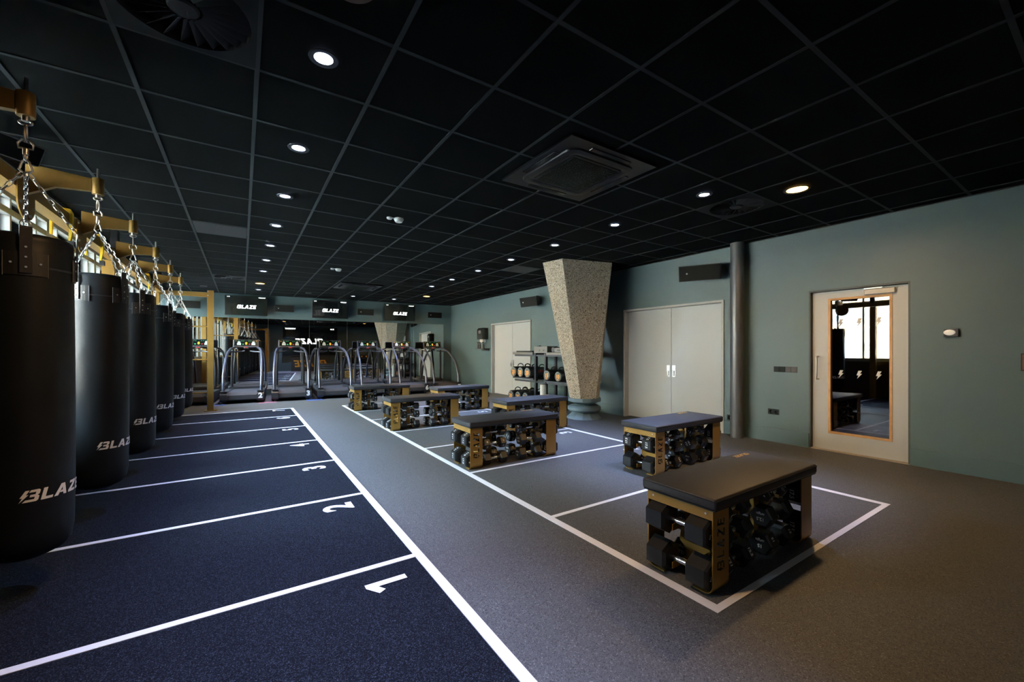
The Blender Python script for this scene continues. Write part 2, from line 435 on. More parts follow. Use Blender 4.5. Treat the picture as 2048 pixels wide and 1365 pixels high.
# window wall
SILL, HEAD = 0.98, 2.80
YW0 = 3.3
ww = MB(); ww.box(XW-.2, XW, YB-.2, 14.6, 0, SILL); ww.box(XW-.2, XW, YB-.2, 14.6, HEAD, HC+.15)
wl = struct(ww, 'wall_left', M_WALL)
MB().box(XW, XW+.03, YW0, 14.3, 0.02, SILL-.02).build('sill_panel', M_WOOD, wl)
MB().box(XW-.2, XW+.05, YW0, 14.3, SILL, SILL+.035).build('window_sill', M_MULL, wl)
ww2 = MB(); ww2.box(XW-.2, XW, YB-.2, YW0, SILL, HEAD); ww2.build('near_wall_panel', M_WALL, wl)
nwin = 6; WL = (14.05-YW0)/nwin
for k in range(nwin):
    y0 = YW0+k*WL; y1 = y0+WL
    w = thing('window_%d' % (k+1), None, None, (XW-.1, (y0+y1)/2, SILL+.035)); w['kind'] = 'structure'
    f = MB(); h = HEAD-SILL-.035; a = WL/2
    f.box(-.04, .04, -a, -a+.05, 0, h); f.box(-.04, .04, a-.05, a, 0, h); f.box(-.04, .04, -a+.05, a-.05, 0, .05); f.box(-.04, .04, -a+.05, a-.05, h-.05, h)
    f.box(-.035, .035, -a+.05, a-.05, h*.90-.03, h*.90+.03)
    f.build('window_frame', M_MULL, w)
    for u in (-.33, 0, .33): MB().box(-.03, .03, u*WL-.018, u*WL+.018, .05, h-.05).build('mullion', M_MULL, w)
    MB().box(-.004, .004, -a+.05, a-.05, .05, h-.05).build('pane', M_GLASS, w)
    lp = bpy.data.objects.new('daylight_portal', bpy.data.lights.new('daylight_portal', 'AREA')); C.objects.link(lp)
    lp.data.shape = 'RECTANGLE'; lp.data.size = HEAD-SILL; lp.data.size_y = WL; lp.data.cycles.is_portal = True
    lp.location = (XW-.22, (y0+y1)/2, (SILL+HEAD)/2); lp.rotation_euler = (0, -PI/2, 0)

# outside seen through the windows
tag(MB().box(-40, XW-.2, -30, 40, -.5, -.3).build('pavement', M_EXTG), kind='structure')
bt = thing('brick_building', 'pale brick building with rows of white windows outside the gym windows', 'building', (-22, 4, -.3))
MB().box(-6, 0, -18, 22, 0, 9).build('facade', M_EXTW, bt)
for r in range(3):
    for c in range(12):
        fo = MB().box(0, .08, -17+2.9*c, -15.2+2.9*c, .9+2.4*r, 2.4+2.4*r).build('window', M_MULL, bt)
        MB().box(.08, .1, -16.9+2.9*c, -15.3+2.9*c, 1.0+2.4*r, 2.3+2.4*r).build('pane', mat('bright_pane', (.35, .4, .45), .1), fo)
tt = thing('street_tree', 'bare leafless tree standing outside the window wall', 'tree', (-8, 3.0, -.3))
tb = MB(); tb.tube([(0, 0, 0), (.05, .1, 1.5), (0, .3, 3), (.2, .2, 5)], [.16, .13, .1, .04], 8)
for k in range(9):
    a = k*2.4; z = 1.4+.35*k
    tb.tube([(0, .15, z), (.5*math.cos(a), .15+.6*math.sin(a), z+.5), (1.0*math.cos(a+.3), .15+1.2*math.sin(a+.3), z+.9)], [.05, .03, .012], 5)
tb.build('trunk', M_BARK, tt, True)

# ================================================================== DOORS
def white_double_door(n, y0, y1, zt, handle):
    d = thing('door_%d' % n, None, None, (XR, (y0+y1)/2, 0)); d['kind'] = 'structure'
    a = (y1-y0)/2
    f = MB(); f.box(-.018, .15, -a-.0, -a+.035, 0, zt); f.box(-.018, .15, a-.035, a, 0, zt); f.box(-.018, .15, -a+.035, a-.035, zt-.035, zt)
    f.build('door_frame', M_FRAME, d)
    for s in (-1, 1):
        lf = MB().box(.085, .13, min(s*.003, s*(a-.037)), max(s*.003, s*(a-.037)), .012, zt-.038).build('door_leaf', M_WHITED, d)
        if handle:
            MB().box(.078, .086, s*.055-.028, s*.055+.028, .82, 1.02).build('recessed_pull', M_STEEL, lf)
            MB().box(.066, .078, s*.055-.008, s*.055+.008, .84, .93).build('latch', M_CHROME, lf)
    MB().box(.14, .15, -a, a, 0, zt).build('door_backing', M_DARK, d)
    return d
white_double_door(1, DM[0], DM[1], DM[2], True)
white_double_door(2, DF[0], DF[1], DF[2], True)
# glazed single door
d = thing('door_3', None, None, (XR, 0, 0)); d['kind'] = 'structure'
jm = MB(); jm.box(0.0, .16, DN[0], DN[0]+.018, 0, DN[2]); jm.box(0.0, .16, DN[1]-.018, DN[1], 0, DN[2]); jm.box(0.0, .16, DN[0]+.018, DN[1]-.018, DN[2]-.02, DN[2])
jm.build('door_jamb', M_JAMB, d)
y0, y1 = DN[0]+.022, DN[1]-.022; zt = DN[2]-.025
gy0, gy1, gz0, gz1 = 1.555, 2.172, .225, 1.945
lf = MB()
lf.box(.06, .105, y0, gy0, .012, zt); lf.box(.06, .105, gy1, y1, .012, zt); lf.box(.06, .105, gy0, gy1, .012, gz0); lf.box(.06, .105, gy0, gy1, gz1, zt)
leaf = lf.build('door_leaf', M_WHITED, d)
bd = MB(); t = .022
bd.box(.052, .11, gy0-.004, gy0+t, gz0-.004, gz1+.004); bd.box(.052, .11, gy1-t, gy1+.004, gz0-.004, gz1+.004)
bd.box(.052, .11, gy0+t, gy1-t, gz0-.004, gz0+t); bd.box(.052, .11, gy0+t, gy1-t, gz1-t, gz1+.004)
bd.build('glazing_beading', M_OAK, leaf)
pane = MB().box(.085, .091, gy0+t, gy1-t, gz0+t, gz1-t).build('glass_pane', M_DGLASS, leaf)
bolt = [(.20, 1), (.60, 1), (.38, .63), (.62, .63), (.04, 0), (.20, .42), (-.02, .42)]
for zc in (1.63, .985):
    for yc in (1.68, 1.865, 2.05):
        MB().poly([(.0835, yc-(a-.3)*.085, zc+(b-.5)*.10) for a, b in bolt]).build('bolt_sticker', M_PRINT, leaf)
h = MB(); h.tube([(.058, 2.285, 1.205), (.015, 2.285, 1.205), (.0, 2.285, 1.19), (.0, 2.285, .925), (.015, 2.285, .91), (.058, 2.285, .91)], .010, 10)
h.build('door_handle', M_STEEL, leaf, True)
cl = MB(); cl.box(.01, .06, 1.52, 1.80, 1.955, 2.015, bev=.006); clo = cl.build('door_closer', M_WPLAS, leaf)
MB().box(.012, .022, 1.63, 1.80, 2.022, 2.034).build('closer_arm', M_STEEL, clo)
for z in (.20, 1.0, 1.85): MB().cyl((.055, DN[0]+.018, z), (.055, DN[0]+.018, z+.1), .008, n=8).build('hinge', M_STEEL, leaf)
MB().box(.0, .16, DN[0], DN[1], 0, .012).build('threshold', mat('beige_threshold', (.42, .36, .27), .5), d)
# dark room beyond the glass
rm = MB()
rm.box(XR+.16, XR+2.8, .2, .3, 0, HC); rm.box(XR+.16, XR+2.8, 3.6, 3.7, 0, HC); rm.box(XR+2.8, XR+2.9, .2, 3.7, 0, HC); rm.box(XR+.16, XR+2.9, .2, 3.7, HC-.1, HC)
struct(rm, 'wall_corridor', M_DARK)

# ================================================================== MIRRORS on the far wall
MS = [.29, 1.359, 2.42, 3.485, 4.555, 5.625, 6.70, 7.77]
for i in range(7):
    a, b = MS[i], MS[i+1]
    mt = thing('wall_mirror', ['rightmost frameless mirror pane behind treadmill seven', 'frameless mirror pane reflecting the concrete column, behind treadmill six', 'frameless mirror pane behind treadmill five', 'frameless mirror pane between second and third screens, behind treadmill four', 'frameless mirror pane behind treadmill three, reflecting the big screen', 'frameless mirror pane below the leftmost screen, behind treadmill two', 'leftmost frameless mirror pane behind the gold upright, reflecting windows'][i], 'mirror', bwp((a+b)/2, 0.001), (0, 0, -A), 'mirror panes on the far wall')
    w = (b-a)/2
    MB().box(-w+.004, w-.004, -.008, 0, .17, 2.2).build('mirror_pane', M_MIRROR, mt)
    e = MB(); e.box(w-.004, w, -.010, 0, .17, 2.2)
    e.build('edge_strip', M_MEDGE, mt)

# ================================================================== CONCRETE COLUMN
col = thing('concrete_column', 'tapered exposed-aggregate concrete column standing on a blue-grey turned foot', 'column', (5.47, 5.80, 0))
top = [(4.55, 5.90), (4.62, 5.44), (5.60, 5.21), (6.17, 5.78), (6.17, 6.45), (5.6, 6.75), (5.05, 6.48)]
bot = []
import itertools
for (x, y), a in zip(top, (170, 215, 275, 325, 25, 80, 125)):
    bot.append((.285*math.cos(math.radians(a)), .285*math.sin(math.radians(a))))
loops = []
for t in (0, .33, .66, 1.0):
    loops.append([Vector((bx+(tx-5.47-bx)*t, by+(ty-5.80-by)*t, .38+(HC-.38)*t)) for (bx, by), (tx, ty) in zip(bot, top)])
MB().loft(loops).build('concrete_shaft', M_CONC, col)
def oct_(r, z): return [Vector((r*math.cos(PI/6*k+.2), r*math.sin(PI/6*k+.2), z)) for k in range(12)]
MB().loft([oct_(.30, .315), oct_(.312, .325), oct_(.312, .385)]).build('collar', M_BLUEP, col)
MB().lathe([(.31, .320), (.21, .285), (.15, .27), (.15, .245)], 24).build('neck', M_BLUEP, col, True)
MB().lathe([(.17, .250), (.27, .240), (.312, .215), (.315, .165), (.29, .135), (.2, .120)], 24).build('foot_ring', M_BLUEP, col, True)
MB().loft([oct_(.335, 0), oct_(.33, .012), oct_(.215, .12)]).build('foot_base', M_BLUEP, col)

# pipe
pp = thing('steel_pipe_column', 'round grey floor-to-ceiling pipe standing against the teal wall', 'pipe', (6.12, 3.24, 0))
MB().cyl((0, 0, 0), (0, 0, HC), .092, n=32).build('pipe_shaft', M_PIPE, pp, True)

# ================================================================== CEILING FITTINGS
def lamp_light(loc, kind):
    if kind == 'white':
        L = bpy.data.lights.new('downlight_lamp', 'SPOT'); L.energy = P_WHITE; L.color = (0.42, 0.56, 1.0); L.spot_size = math.radians(66); L.spot_blend = 1.0; L.shadow_soft_size = .04
    else:
        L = bpy.data.lights.new('warm_lamp', 'AREA'); L.shape = 'DISK'; L.size = .18; L.energy = P_ORANGE; L.color = (1.0, 0.60, 0.26); L.spread = math.radians(170)
    o = bpy.data.objects.new(L.name, L); C.objects.link(o); o.location = loc
    return o
def downlight(lit):
    t = thing('downlight', 'x', 'downlight')
    MB().lathe([(.048, -.001), (.060, -.006), (.074, -.004), (.076, .002)], 24, caps=False).build('trim_ring', M_PLASG, t, True)
    MB().lathe([(.005, .0005), (.05, .0005), (.05, .003)], 20).build('lens', M_LW if lit else M_OFF, t)
    return t
dl_on = downlight(True); dl_off = downlight(False); n_on = n_off = 0
WHITE = [(.37, 2.42), (.37, 3.6), (.37, 4.8), (.365, 5.99), (.36, 7.18), (.36, 8.38), (.36, 9.58), (.36, 12.55),
         (3.925, 2.41), (3.93, 3.61), (3.93, 4.8), (3.92, 5.99), (3.92, 7.18), (3.92, 8.39), (3.92, 9.56), (2.71, 12.55), (3.92, 12.58),
         (.37, 1.2), (.37, 0.0), (.37, -1.1)]  # last three added to continue the left row and brighten the dark rear
wl_names = ['nearest', 'second nearest', 'third', 'fourth', 'fifth', 'sixth', 'seventh', 'last']
wc = 0
for i, (x, y) in enumerate(WHITE):
    o = dl_on if i == 0 else copy_tree(dl_on)
    if i < 8: lab = '%s white downlight in the left ceiling row running towards the leftmost screen' % wl_names[i]
    elif i < 15: lab = '%s white downlight in the right ceiling row over the right-hand benches' % wl_names[i-8]
    elif i < 17: lab = 'small white downlight in front of the %s' % ('middle wall screen' if i == 15 else 'rightmost wall screen')
    else: lab = 'added white downlight above or behind the camera, %s of the %s ceiling row' % (['first', 'second', 'third'][(i-17) % 3], 'left' if i < 20 else 'right')
    place(o, (x, y, HC-.004), (0, 0, 0), lab, 'white downlights')
    lamp_light((x, y, HC-.02), 'white')
for x, y, lab in ((-.79, 12.58, 'unlit recessed downlight above the gold upright'), (1.53, 12.53, 'unlit recessed downlight between the first two screens')):
    o = dl_off if x < 0 else copy_tree(dl_off)
    place(o, (x, y, HC-.004), (0, 0, 0), lab, 'unlit downlights')
ol = None
for x, y, lab in ((.39, 1.85, 'round warm orange ceiling light at the top edge, nearest on the left'), (4.56, 1.83, 'large warm orange ceiling light nearest the glazed door'),
                  (.357, 11.38, 'round warm orange ceiling light above the leftmost screen'), (4.52, 11.42, 'round warm orange ceiling light above the rightmost screen')):
    if ol is None:
        ol = thing('round_ceiling_light', lab, 'ceiling light', group='round warm ceiling lights')
        MB().lathe([(.088, -.001), (.105, -.008), (.112, .0)], 32, caps=False).build('trim_ring', M_PLASG, ol, True)
        MB().lathe([(.005, .001), (.092, .001), (.092, .003)], 28).build('lens', M_LO, ol); o = ol
    else: o = copy_tree(ol)
    place(o, (x, y, HC-.004), (0, 0, 0), lab)
    lamp_light((x, y, HC-.03), 'orange')

M_VENT = mat('black_vent_metal', (.022, .024, .024), .5, spec=0.2)
def swirl():
    t = thing('swirl_diffuser', 'x', 'ceiling vent', group='swirl ceiling vents')
    p = MB(); n = 40
    for k in range(n):      # square plate with a round opening
        a0, a1 = 2*PI*k/n, 2*PI*(k+1)/n
        def sq(a):
            c, s_ = math.cos(a), math.sin(a); m_ = .292/max(abs(c), abs(s_)); return Vector((c*m_, s_*m_, 0))
        def ci(a): return Vector((.268*math.cos(a), .268*math.sin(a), 0))
        p.poly([sq(a0), sq(a1), ci(a1), ci(a0)])
    p.build('face_plate', mat('vent_plate', (.009, .010, .010), .6, spec=.1), t)
    MB().lathe([(.27, .0), (.27, .06), (.001, .062)], 32, caps=False).build('plenum', M_DARK, t)
    MB().lathe([(.001, -.003), (.055, -.003), (.062, .004), (.062, .02)], 24, caps=False).build('hub', M_VENT, t, True)
    v0 = None
    for k in range(24):
        if v0 is None:
            b = MB(); b.prism([(.075, -.012, .012), (.262, -.004, .040), (.262, .034, .002), (.075, .006, .001)], (0, .001, .002)); v0 = b.build('vane', M_VENT, t); v = v0
        else:
            v = v0.copy(); C.objects.link(v); v.parent = t
        v.rotation_euler = (0, 0, 2*PI*k/24)
    return t
sw = swirl()
for i, ((x, y), lab) in enumerate(zip(VENTS, ('nearest black swirl ceiling vent at the upper left', 'black swirl ceiling vent beside the large orange light', 'far black swirl ceiling vent above the gold upright'))):
    o = sw if i == 0 else copy_tree(sw)
    c_ = cell(x, y); place(o, (GX0+.6*c_[0]+.3, GY0+.6*c_[1]+.3, HC-.003), (0, 0, 0), lab)
for (x, y), lab in zip(GREYT, ('dark grey blank access panel in the ceiling left of the concrete column', 'dark grey blank access panel in the ceiling above the punching bags')):
    c_ = cell(x, y)
    tag(MB().box(-.28, .28, -.28, .28, 0, .012).build('ceiling_access_panel', mat('grey_panel', (.010, .011, .011), .6), loc=(GX0+.6*c_[0]+.3, GY0+.6*c_[1]+.3, HC-.002)), lab, 'ceiling panel', 'blank ceiling panels')

def cassette():
    t = thing('ceiling_air_conditioner', 'x', 'air conditioner', group='ceiling cassette units')
    M_AC = mat('black_ac_plastic', (.0045, .0048, .0055), .35, spec=0.2); 
    f = MB(); a, b = .48, .30
    f.loft([[Vector((s*a, q*a, .0)) for s, q in ((-1, -1), (1, -1), (1, 1), (-1, 1))], [Vector((s*a, q*a, -.018)) for s, q in ((-1, -1), (1, -1), (1, 1), (-1, 1))]])
    f.build('face_panel', M_AC, t)
    def rr(r, c, z, n=6):
        out = []
        for q in range(4):
            a0 = q*PI/2; cx = (r-c)*(1 if q in (0, 3) else -1); cy = (r-c)*(1 if q in (0, 1) else -1)
            for k in range(n): 
                an = a0+PI/2*k/(n-1); out.append(Vector((cx+c*math.cos(an), cy+c*math.sin(an), z)))
        return out
    MB().loft([rr(.37, .10, -.018), rr(.365, .10, -.030), rr(.335, .08, -.034), rr(.30, .05, -.034), rr(.29, .05, -.028)], caps=False).build('raised_ring', M_AC, t, True)
    MB().loft([rr(.285, .03, -.020), rr(.275, .03, -.030)]).build('grille_frame', M_AC, t)
    g = MB()
    for k in range(27): u = -.247+.019*k; g.box(u, u+.004, -.25, .25, -.036, -.030); g.box(-.25, .25, u, u+.004, -.036, -.030)
    go = g.build('return_grille', mat('grille_plastic', (.022, .025, .018), .5, spec=0.1), t); go['kind'] = 'stuff'
    l0 = None
    for k in range(4):
        if l0 is None: l0 = MB().box(-.22, .22, .385, .43, -.026, -.016, bev=.004).build('air_flap', mat('ac_flap', (.02, .02, .022), .12), t); v = l0
        else: v = l0.copy(); C.objects.link(v); v.parent = t
        v.rotation_euler = (0, 0, PI/2*k)
    return t
ac = cassette(); place(ac, (2.485, 2.735, HC), (0, 0, 0), 'near black square cassette air conditioner in the ceiling, upper centre')
place(copy_tree(ac), (2.40, 10.6, HC), (0, 0, 0), 'far black square cassette air conditioner above the treadmills')

sd = thing('smoke_detector', 'nearer white smoke detector with small side puck on the black ceiling', 'smoke detector', (1.575, 4.87, HC), group='ceiling smoke detectors')
MB().lathe([(.055, 0), (.058, -.012), (.05, -.028), (.04, -.045), (.012, -.048)], 24).build('detector_head', M_WPLAS, sd, True)
MB().lathe([(.033, 0), (.033, -.012), (.024, -.022), (.004, -.024)], 20, M=Matrix.Translation((-.105, .02, 0))).build('indicator_puck', M_WPLAS, sd, True)
MB().box(-.08, -.05, .0, .016, -.010, 0).build('link_bar', M_WPLAS, sd)
place(copy_tree(sd), (1.565, 8.52, HC), (0, 0, 0), 'farther white smoke detector with small side puck, above the left benches')

# ================================================================== SPEAKERS AND SCREENS
def speaker(label, loc, rot, s=1.0):
    t = thing('wall_speaker', label, 'speaker', loc, rot, 'black wall speakers')
    w, h_, dp = .30*s, .12*s, .17*s
    f = [Vector((-w, 0, -h_)), Vector((w, 0, -h_)), Vector((w, 0, h_)), Vector((-w, 0, h_))]
    b = [Vector((-w*.72, dp*1.4, -h_*.7)), Vector((w*.72, dp*1.4, -h_*.7)), Vector((w*.72, dp*1.4, h_*.7)), Vector((-w*.72, dp*1.4, h_*.7))]
    m_ = [v+Vector((0, dp*.35, 0)) for v in f]
    MB().loft([f, m_, b]).build('speaker_cabinet', M_SPK, t)
    MB().box(-w+.008, w-.008, -.008, .0, -h_+.008, h_-.008, bev=.003).build('speaker_grille', mat('speaker_grille', (.012, .012, .010), .7, bump=(500, .4, .002), spec=.1), t)
    MB().lathe([(.001, 0), (.014, 0), (.014, .004)], 12, M=Matrix.Translation((-w*.6, -.009, 0)) @ Matrix.Rotation(PI/2, 4, 'X')).build('round_badge', M_STEEL, t)
    MB().box(-.03, .03, dp*1.3, dp*1.4+.10, -.03, .03).build('wall_bracket', M_PLASB, t)
    return t
# local -y is the speaker's front
def face(dirv, tilt=0):   # rotation so that local -y points along dirv (horizontal), tilted down
    a = math.atan2(dirv[1], dirv[0])+PI/2
    return (Matrix.Rotation(a, 4, 'Z') @ Matrix.Rotation(tilt, 4, 'X')).to_euler()
speaker('black speaker high on the teal wall just left of the grey pipe', (5.93, 3.72, 2.49), face((-1, -.5), .25))
speaker('black speaker high on the right wall, left of the concrete column', (5.93, 8.28, 2.49), face((-1, -.12), .22))
for s, lab in ((7.41, 'black speaker on the far wall, left of the gold upright'), (5.22, 'black speaker on the far wall between leftmost and middle screens'),
               (2.98, 'black speaker on the far wall between middle and rightmost screens'), (.72, 'black speaker on the far wall right of the rightmost screen')):
    speaker(lab, bwp(s, .33, 2.49), face(WN, .15), .82)
speaker('pale-faced speaker hung by the ceiling at the far left edge, over the bag beam', (-1.365, 4.34, 2.715), face((.75, -.65), .45), .62).children[1].data.materials[0] = mat('pale_speaker_face', (.3, .31, .3), .5)

def screen(label, s):
    t = thing('wall_screen', label, 'screen', bwp(s, .16, 2.535), (0, 0, -A), 'screens on the far wall')
    t.rotation_euler = (Matrix.Rotation(-A, 4, 'Z') @ Matrix.Rotation(.06, 4, 'X')).to_euler()
    MB().box(-.505, .505, 0, .04, -.272, .272, bev=.004).build('screen_casing', M_PLASB, t)
    pn = MB().box(-.497, .497, -.002, 0, -.262, .262).build('screen_panel', M_SCREEN, t)
    logo_mb(.10, lambda x, y: Vector((x, -.004, y-.03)), fit=.47).build('screen_logo', M_GLOWW, pn)
    w_ = MB()
    add_text(w_, '12 30', .03, (-.42, -.004, .235), X_, Z_, bold=.04); add_text(w_, 'WORKOUT', .032, (.37, -.004, .235), X_, Z_, bold=.05)
    w_.build('screen_text', M_GLOWW, pn)
    MB().box(-.1, .1, .04, .155, -.08, .08).build('wall_bracket', M_PLASB, t)
screen('leftmost wall screen showing a white logo above the mirrors', 6.145)
screen('middle wall screen showing a white logo above the mirrors', 3.985)
screen('rightmost wall screen showing a white logo above the mirrors', 1.86)

# ================================================================== TREADMILLS
def treadmill(num):
    t = thing('treadmill', 'x', 'treadmill', group='treadmills facing the mirrors')
    # local: x right, y towards the mirror, origin under the rear edge centre
    prof = [(0.0, .10), (.0, .22), (.05, .275), (.12, .29), (1.75, .24), (1.85, .20), (1.85, .05), (.10, .04), (.03, .06)]
    for s in (-1, 1):
        x0 = s*.30; b = MB(); b.prism([(x0, y, z) for y, z in prof], (s*.15, 0, 0)); b.build('side_rail', M_PLASG, t)
        MB().box(s*.375-.07, s*.375+.07, .015, .22, .284, .302, M=Matrix.Rotation(0, 4, 'X'), bev=.006).build('rail_cap', M_PLASB, t)
    bp_ = [(.015, .10), (.02, .20), (.07, .262), (.14, .275), (1.72, .232), (1.72, .08), (.1, .06)]
    bl = MB(); bl.prism([(-.298, y, z) for y, z in bp_], (.596, 0, 0)); bl.build('running_belt', M_BELT, t)
    MB().box(-.43, .43, 1.6, 1.98, .10, .33, bev=.04).build('motor_hood', M_PLASG, t)
    for s in (-1, 1):
        MB().cyl((s*.36, .15, 0), (s*.36, .15, .06), .035, n=12).build('foot', M_RUBBER, t)
        MB().cyl((s*.36, 1.7, 0), (s*.36, 1.7, .06), .035, n=12).build('foot', M_RUBBER, t)
        P = [(.385, .10, .26), (.392, .13, .45), (.395, .20, .68), (.39, .37, .90), (.38, .62, 1.09), (.365, .92, 1.235), (.33, 1.22, 1.325), (.26, 1.42, 1.36)]
        tb_ = MB(); tb_.tube([(s*a, b, c) for a, b, c in P], [.040, .040, .038, .036, .034, .034, .032, .03], 12, flat=.8)
        tb_.build('upright_tube', M_TUBE, t, 60)
        hb = MB(); hb.tube([(s*.35, .95, 1.235), (s*.30, 1.0, 1.245), (s*.20, 1.12, 1.25), (s*.10, 1.28, 1.27)], .017, 8)
        hb.build('handlebar', M_PLASB, t, True)
        MB().tube([(s*.34, 1.62, .30), (s*.34, 1.60, .8), (s*.31, 1.52, 1.30)], [.035, .03, .03], 8).build('rear_post', M_PLASB, t, True)
    T = Matrix.Translation((0, 1.42, 1.37)) @ Matrix.Rotation(-.28, 4, 'X')
    MB().box(-.30, .30, 0, .07, .0, .225, M=T, bev=.015).build('console', M_PLASG, t)
    cs = MB().box(-.27, .27, -.004, .0, .045, .205, M=T).build('console_face', M_SCREEN, t)
    g = MB(); r_ = MB(); o_ = MB(); w_ = MB()
    def q(mb, x0, x1, z0, z1): mb.poly([T @ Vector((x0, -.006, z0)), T @ Vector((x1, -.006, z0)), T @ Vector((x1, -.006, z1)), T @ Vector((x0, -.006, z1))])
    for s in (-1, 1):
        q(w_, s*.165-.045, s*.165+.045, .06, .12); q(w_, s*.165-.03, s*.165+.03, .12, .165)
        q(g, s*.17-.008, s*.17+.008, .18, .195)
        for u in (.235, .10, .06): q(g if u != .235 else o_, s*u-.008, s*u+.008, .168, .182)
    q(g, -.09, -.055, .075, .095); q(r_, .055, .09, .075, .095)
    w_.build('console_pads', M_LEDG, cs); g.build('console_green_leds', M_GREEN, cs); r_.build('console_red_key', M_LEDR, cs)
    add_text(o_, '8', .095, T @ Vector((0, -.006, .105)), X_, T.to_3x3() @ Z_, bold=.05); o_.build('console_orange_digit', M_LEDO, cs)
    MB().box(-.05, .05, -.05, .0, -.045, .0, M=T, bev=.01).build('stop_button_housing', M_PLASB, t)
    sb = MB(); sb.box(-.035, .035, -.054, -.050, -.030, -.010, M=T); sb.build('stop_button', M_LEDR, t)
    return t
tm = treadmill(1)
tl = ['half hidden behind the gold upright and bags', 'just right of the gold upright', 'below the space between first two screens', 'left of centre, below the middle screen', 'behind the farthest left bench', 'below the rightmost screen', 'nearest the right wall']
tms = []
for i, s in enumerate(TS):
    o = tm if i == 0 else copy_tree(tm)
    p = bwp(s, 1.98)
    place(o, p, (0, 0, -A), 'treadmill numbered %d, %s' % (i+1, tl[i])); tms.append(o)
for i, o in enumerate(tms):
    n_ = MB(); add_text(n_, str(i+1), .17, (.375, -.003, .175), X_, Z_, bold=.05); n_.build('rear_number', M_PRINT, o)

# ================================================================== BENCHES AND DUMBBELLS
def strap_with_logo(ydir, with_logo, x0):
    """bent flat strap on one side; ydir -1 = near side. local origin at bench centre"""
    y = ydir*.205
    pts = []
    R = .05
    outer = [(y, .452), (y, R)]
    for k in range(1, 7):
        a = PI/2*k/6; outer.append((y-ydir*R*(1-math.cos(a)), R-R*math.sin(a)))
    outer.append((y-ydir*.115, 0))
    th = .006; inner = []
    for (py, pz) in reversed(outer):
        if pz > R: inner.append((py-ydir*th, pz))
        elif pz <= 1e-6 and abs(py-(y-ydir*.115)) < 1e-6: inner.append((py, th))
        else:
            cy, cz = y-ydir*R, R; v = Vector((py-cy, pz-cz)); v = v*((R-th)/v.length) if v.length > 1e-6 else v
            inner.append((cy+v.x, cz+v.y))
    mb = MB()
    a = [mb.bm.verts.new((x0, p, z)) for p, z in outer]; b = [mb.bm.verts.new((x0+.15, p, z)) for p, z in outer]
    c = [mb.bm.verts.new((x0, p, z)) for p, z in reversed(inner)]; d_ = [mb.bm.verts.new((x0+.15, p, z)) for p, z in reversed(inner)]
    n = len(a)
    for i in range(n-1):
        mb.bm.faces.new((a[i], a[i+1], b[i+1], b[i])); mb.bm.faces.new((c[i], d_[i], d_[i+1], c[i+1]))
        mb.bm.faces.new((a[i], c[i], c[i+1], a[i+1])); mb.bm.faces.new((b[i], b[i+1], d_[i+1], d_[i]))
    mb.bm.faces.new((a[0], b[0], d_[0], c[0])); mb.bm.faces.new((a[-1], c[-1], d_[-1], b[-1]))
    return mb
def cut_logo(o, y, xc, sx):
    """cut the upright lettering through a strap"""
    try:
        cb = MB()
        for p in logo_polys(.072, gap=.34, shear=.12, fit=.285):
            # text x -> +z, text up -> -x*sx
            cb.prism([(xc-b*sx, y-.02, .255+a) for a, b in p], (0, .04, 0))
        co = cb.build('cutter', M_GOLD)
        md = o.modifiers.new('b', 'BOOLEAN'); md.operation = 'DIFFERENCE'; md.object = co; md.solver = 'EXACT'
        dg = bpy.context.evaluated_depsgraph_get(); dg.update()
        me = bpy.data.meshes.new_from_object(o.evaluated_get(dg))
        o.modifiers.clear()
        if len(me.polygons) > 20: me.materials.clear(); me.materials.append(M_GOLD); o.data = me
        bpy.data.objects.remove(co)
    except Exception as e: print('cut failed', e)
HL = .59   # half length
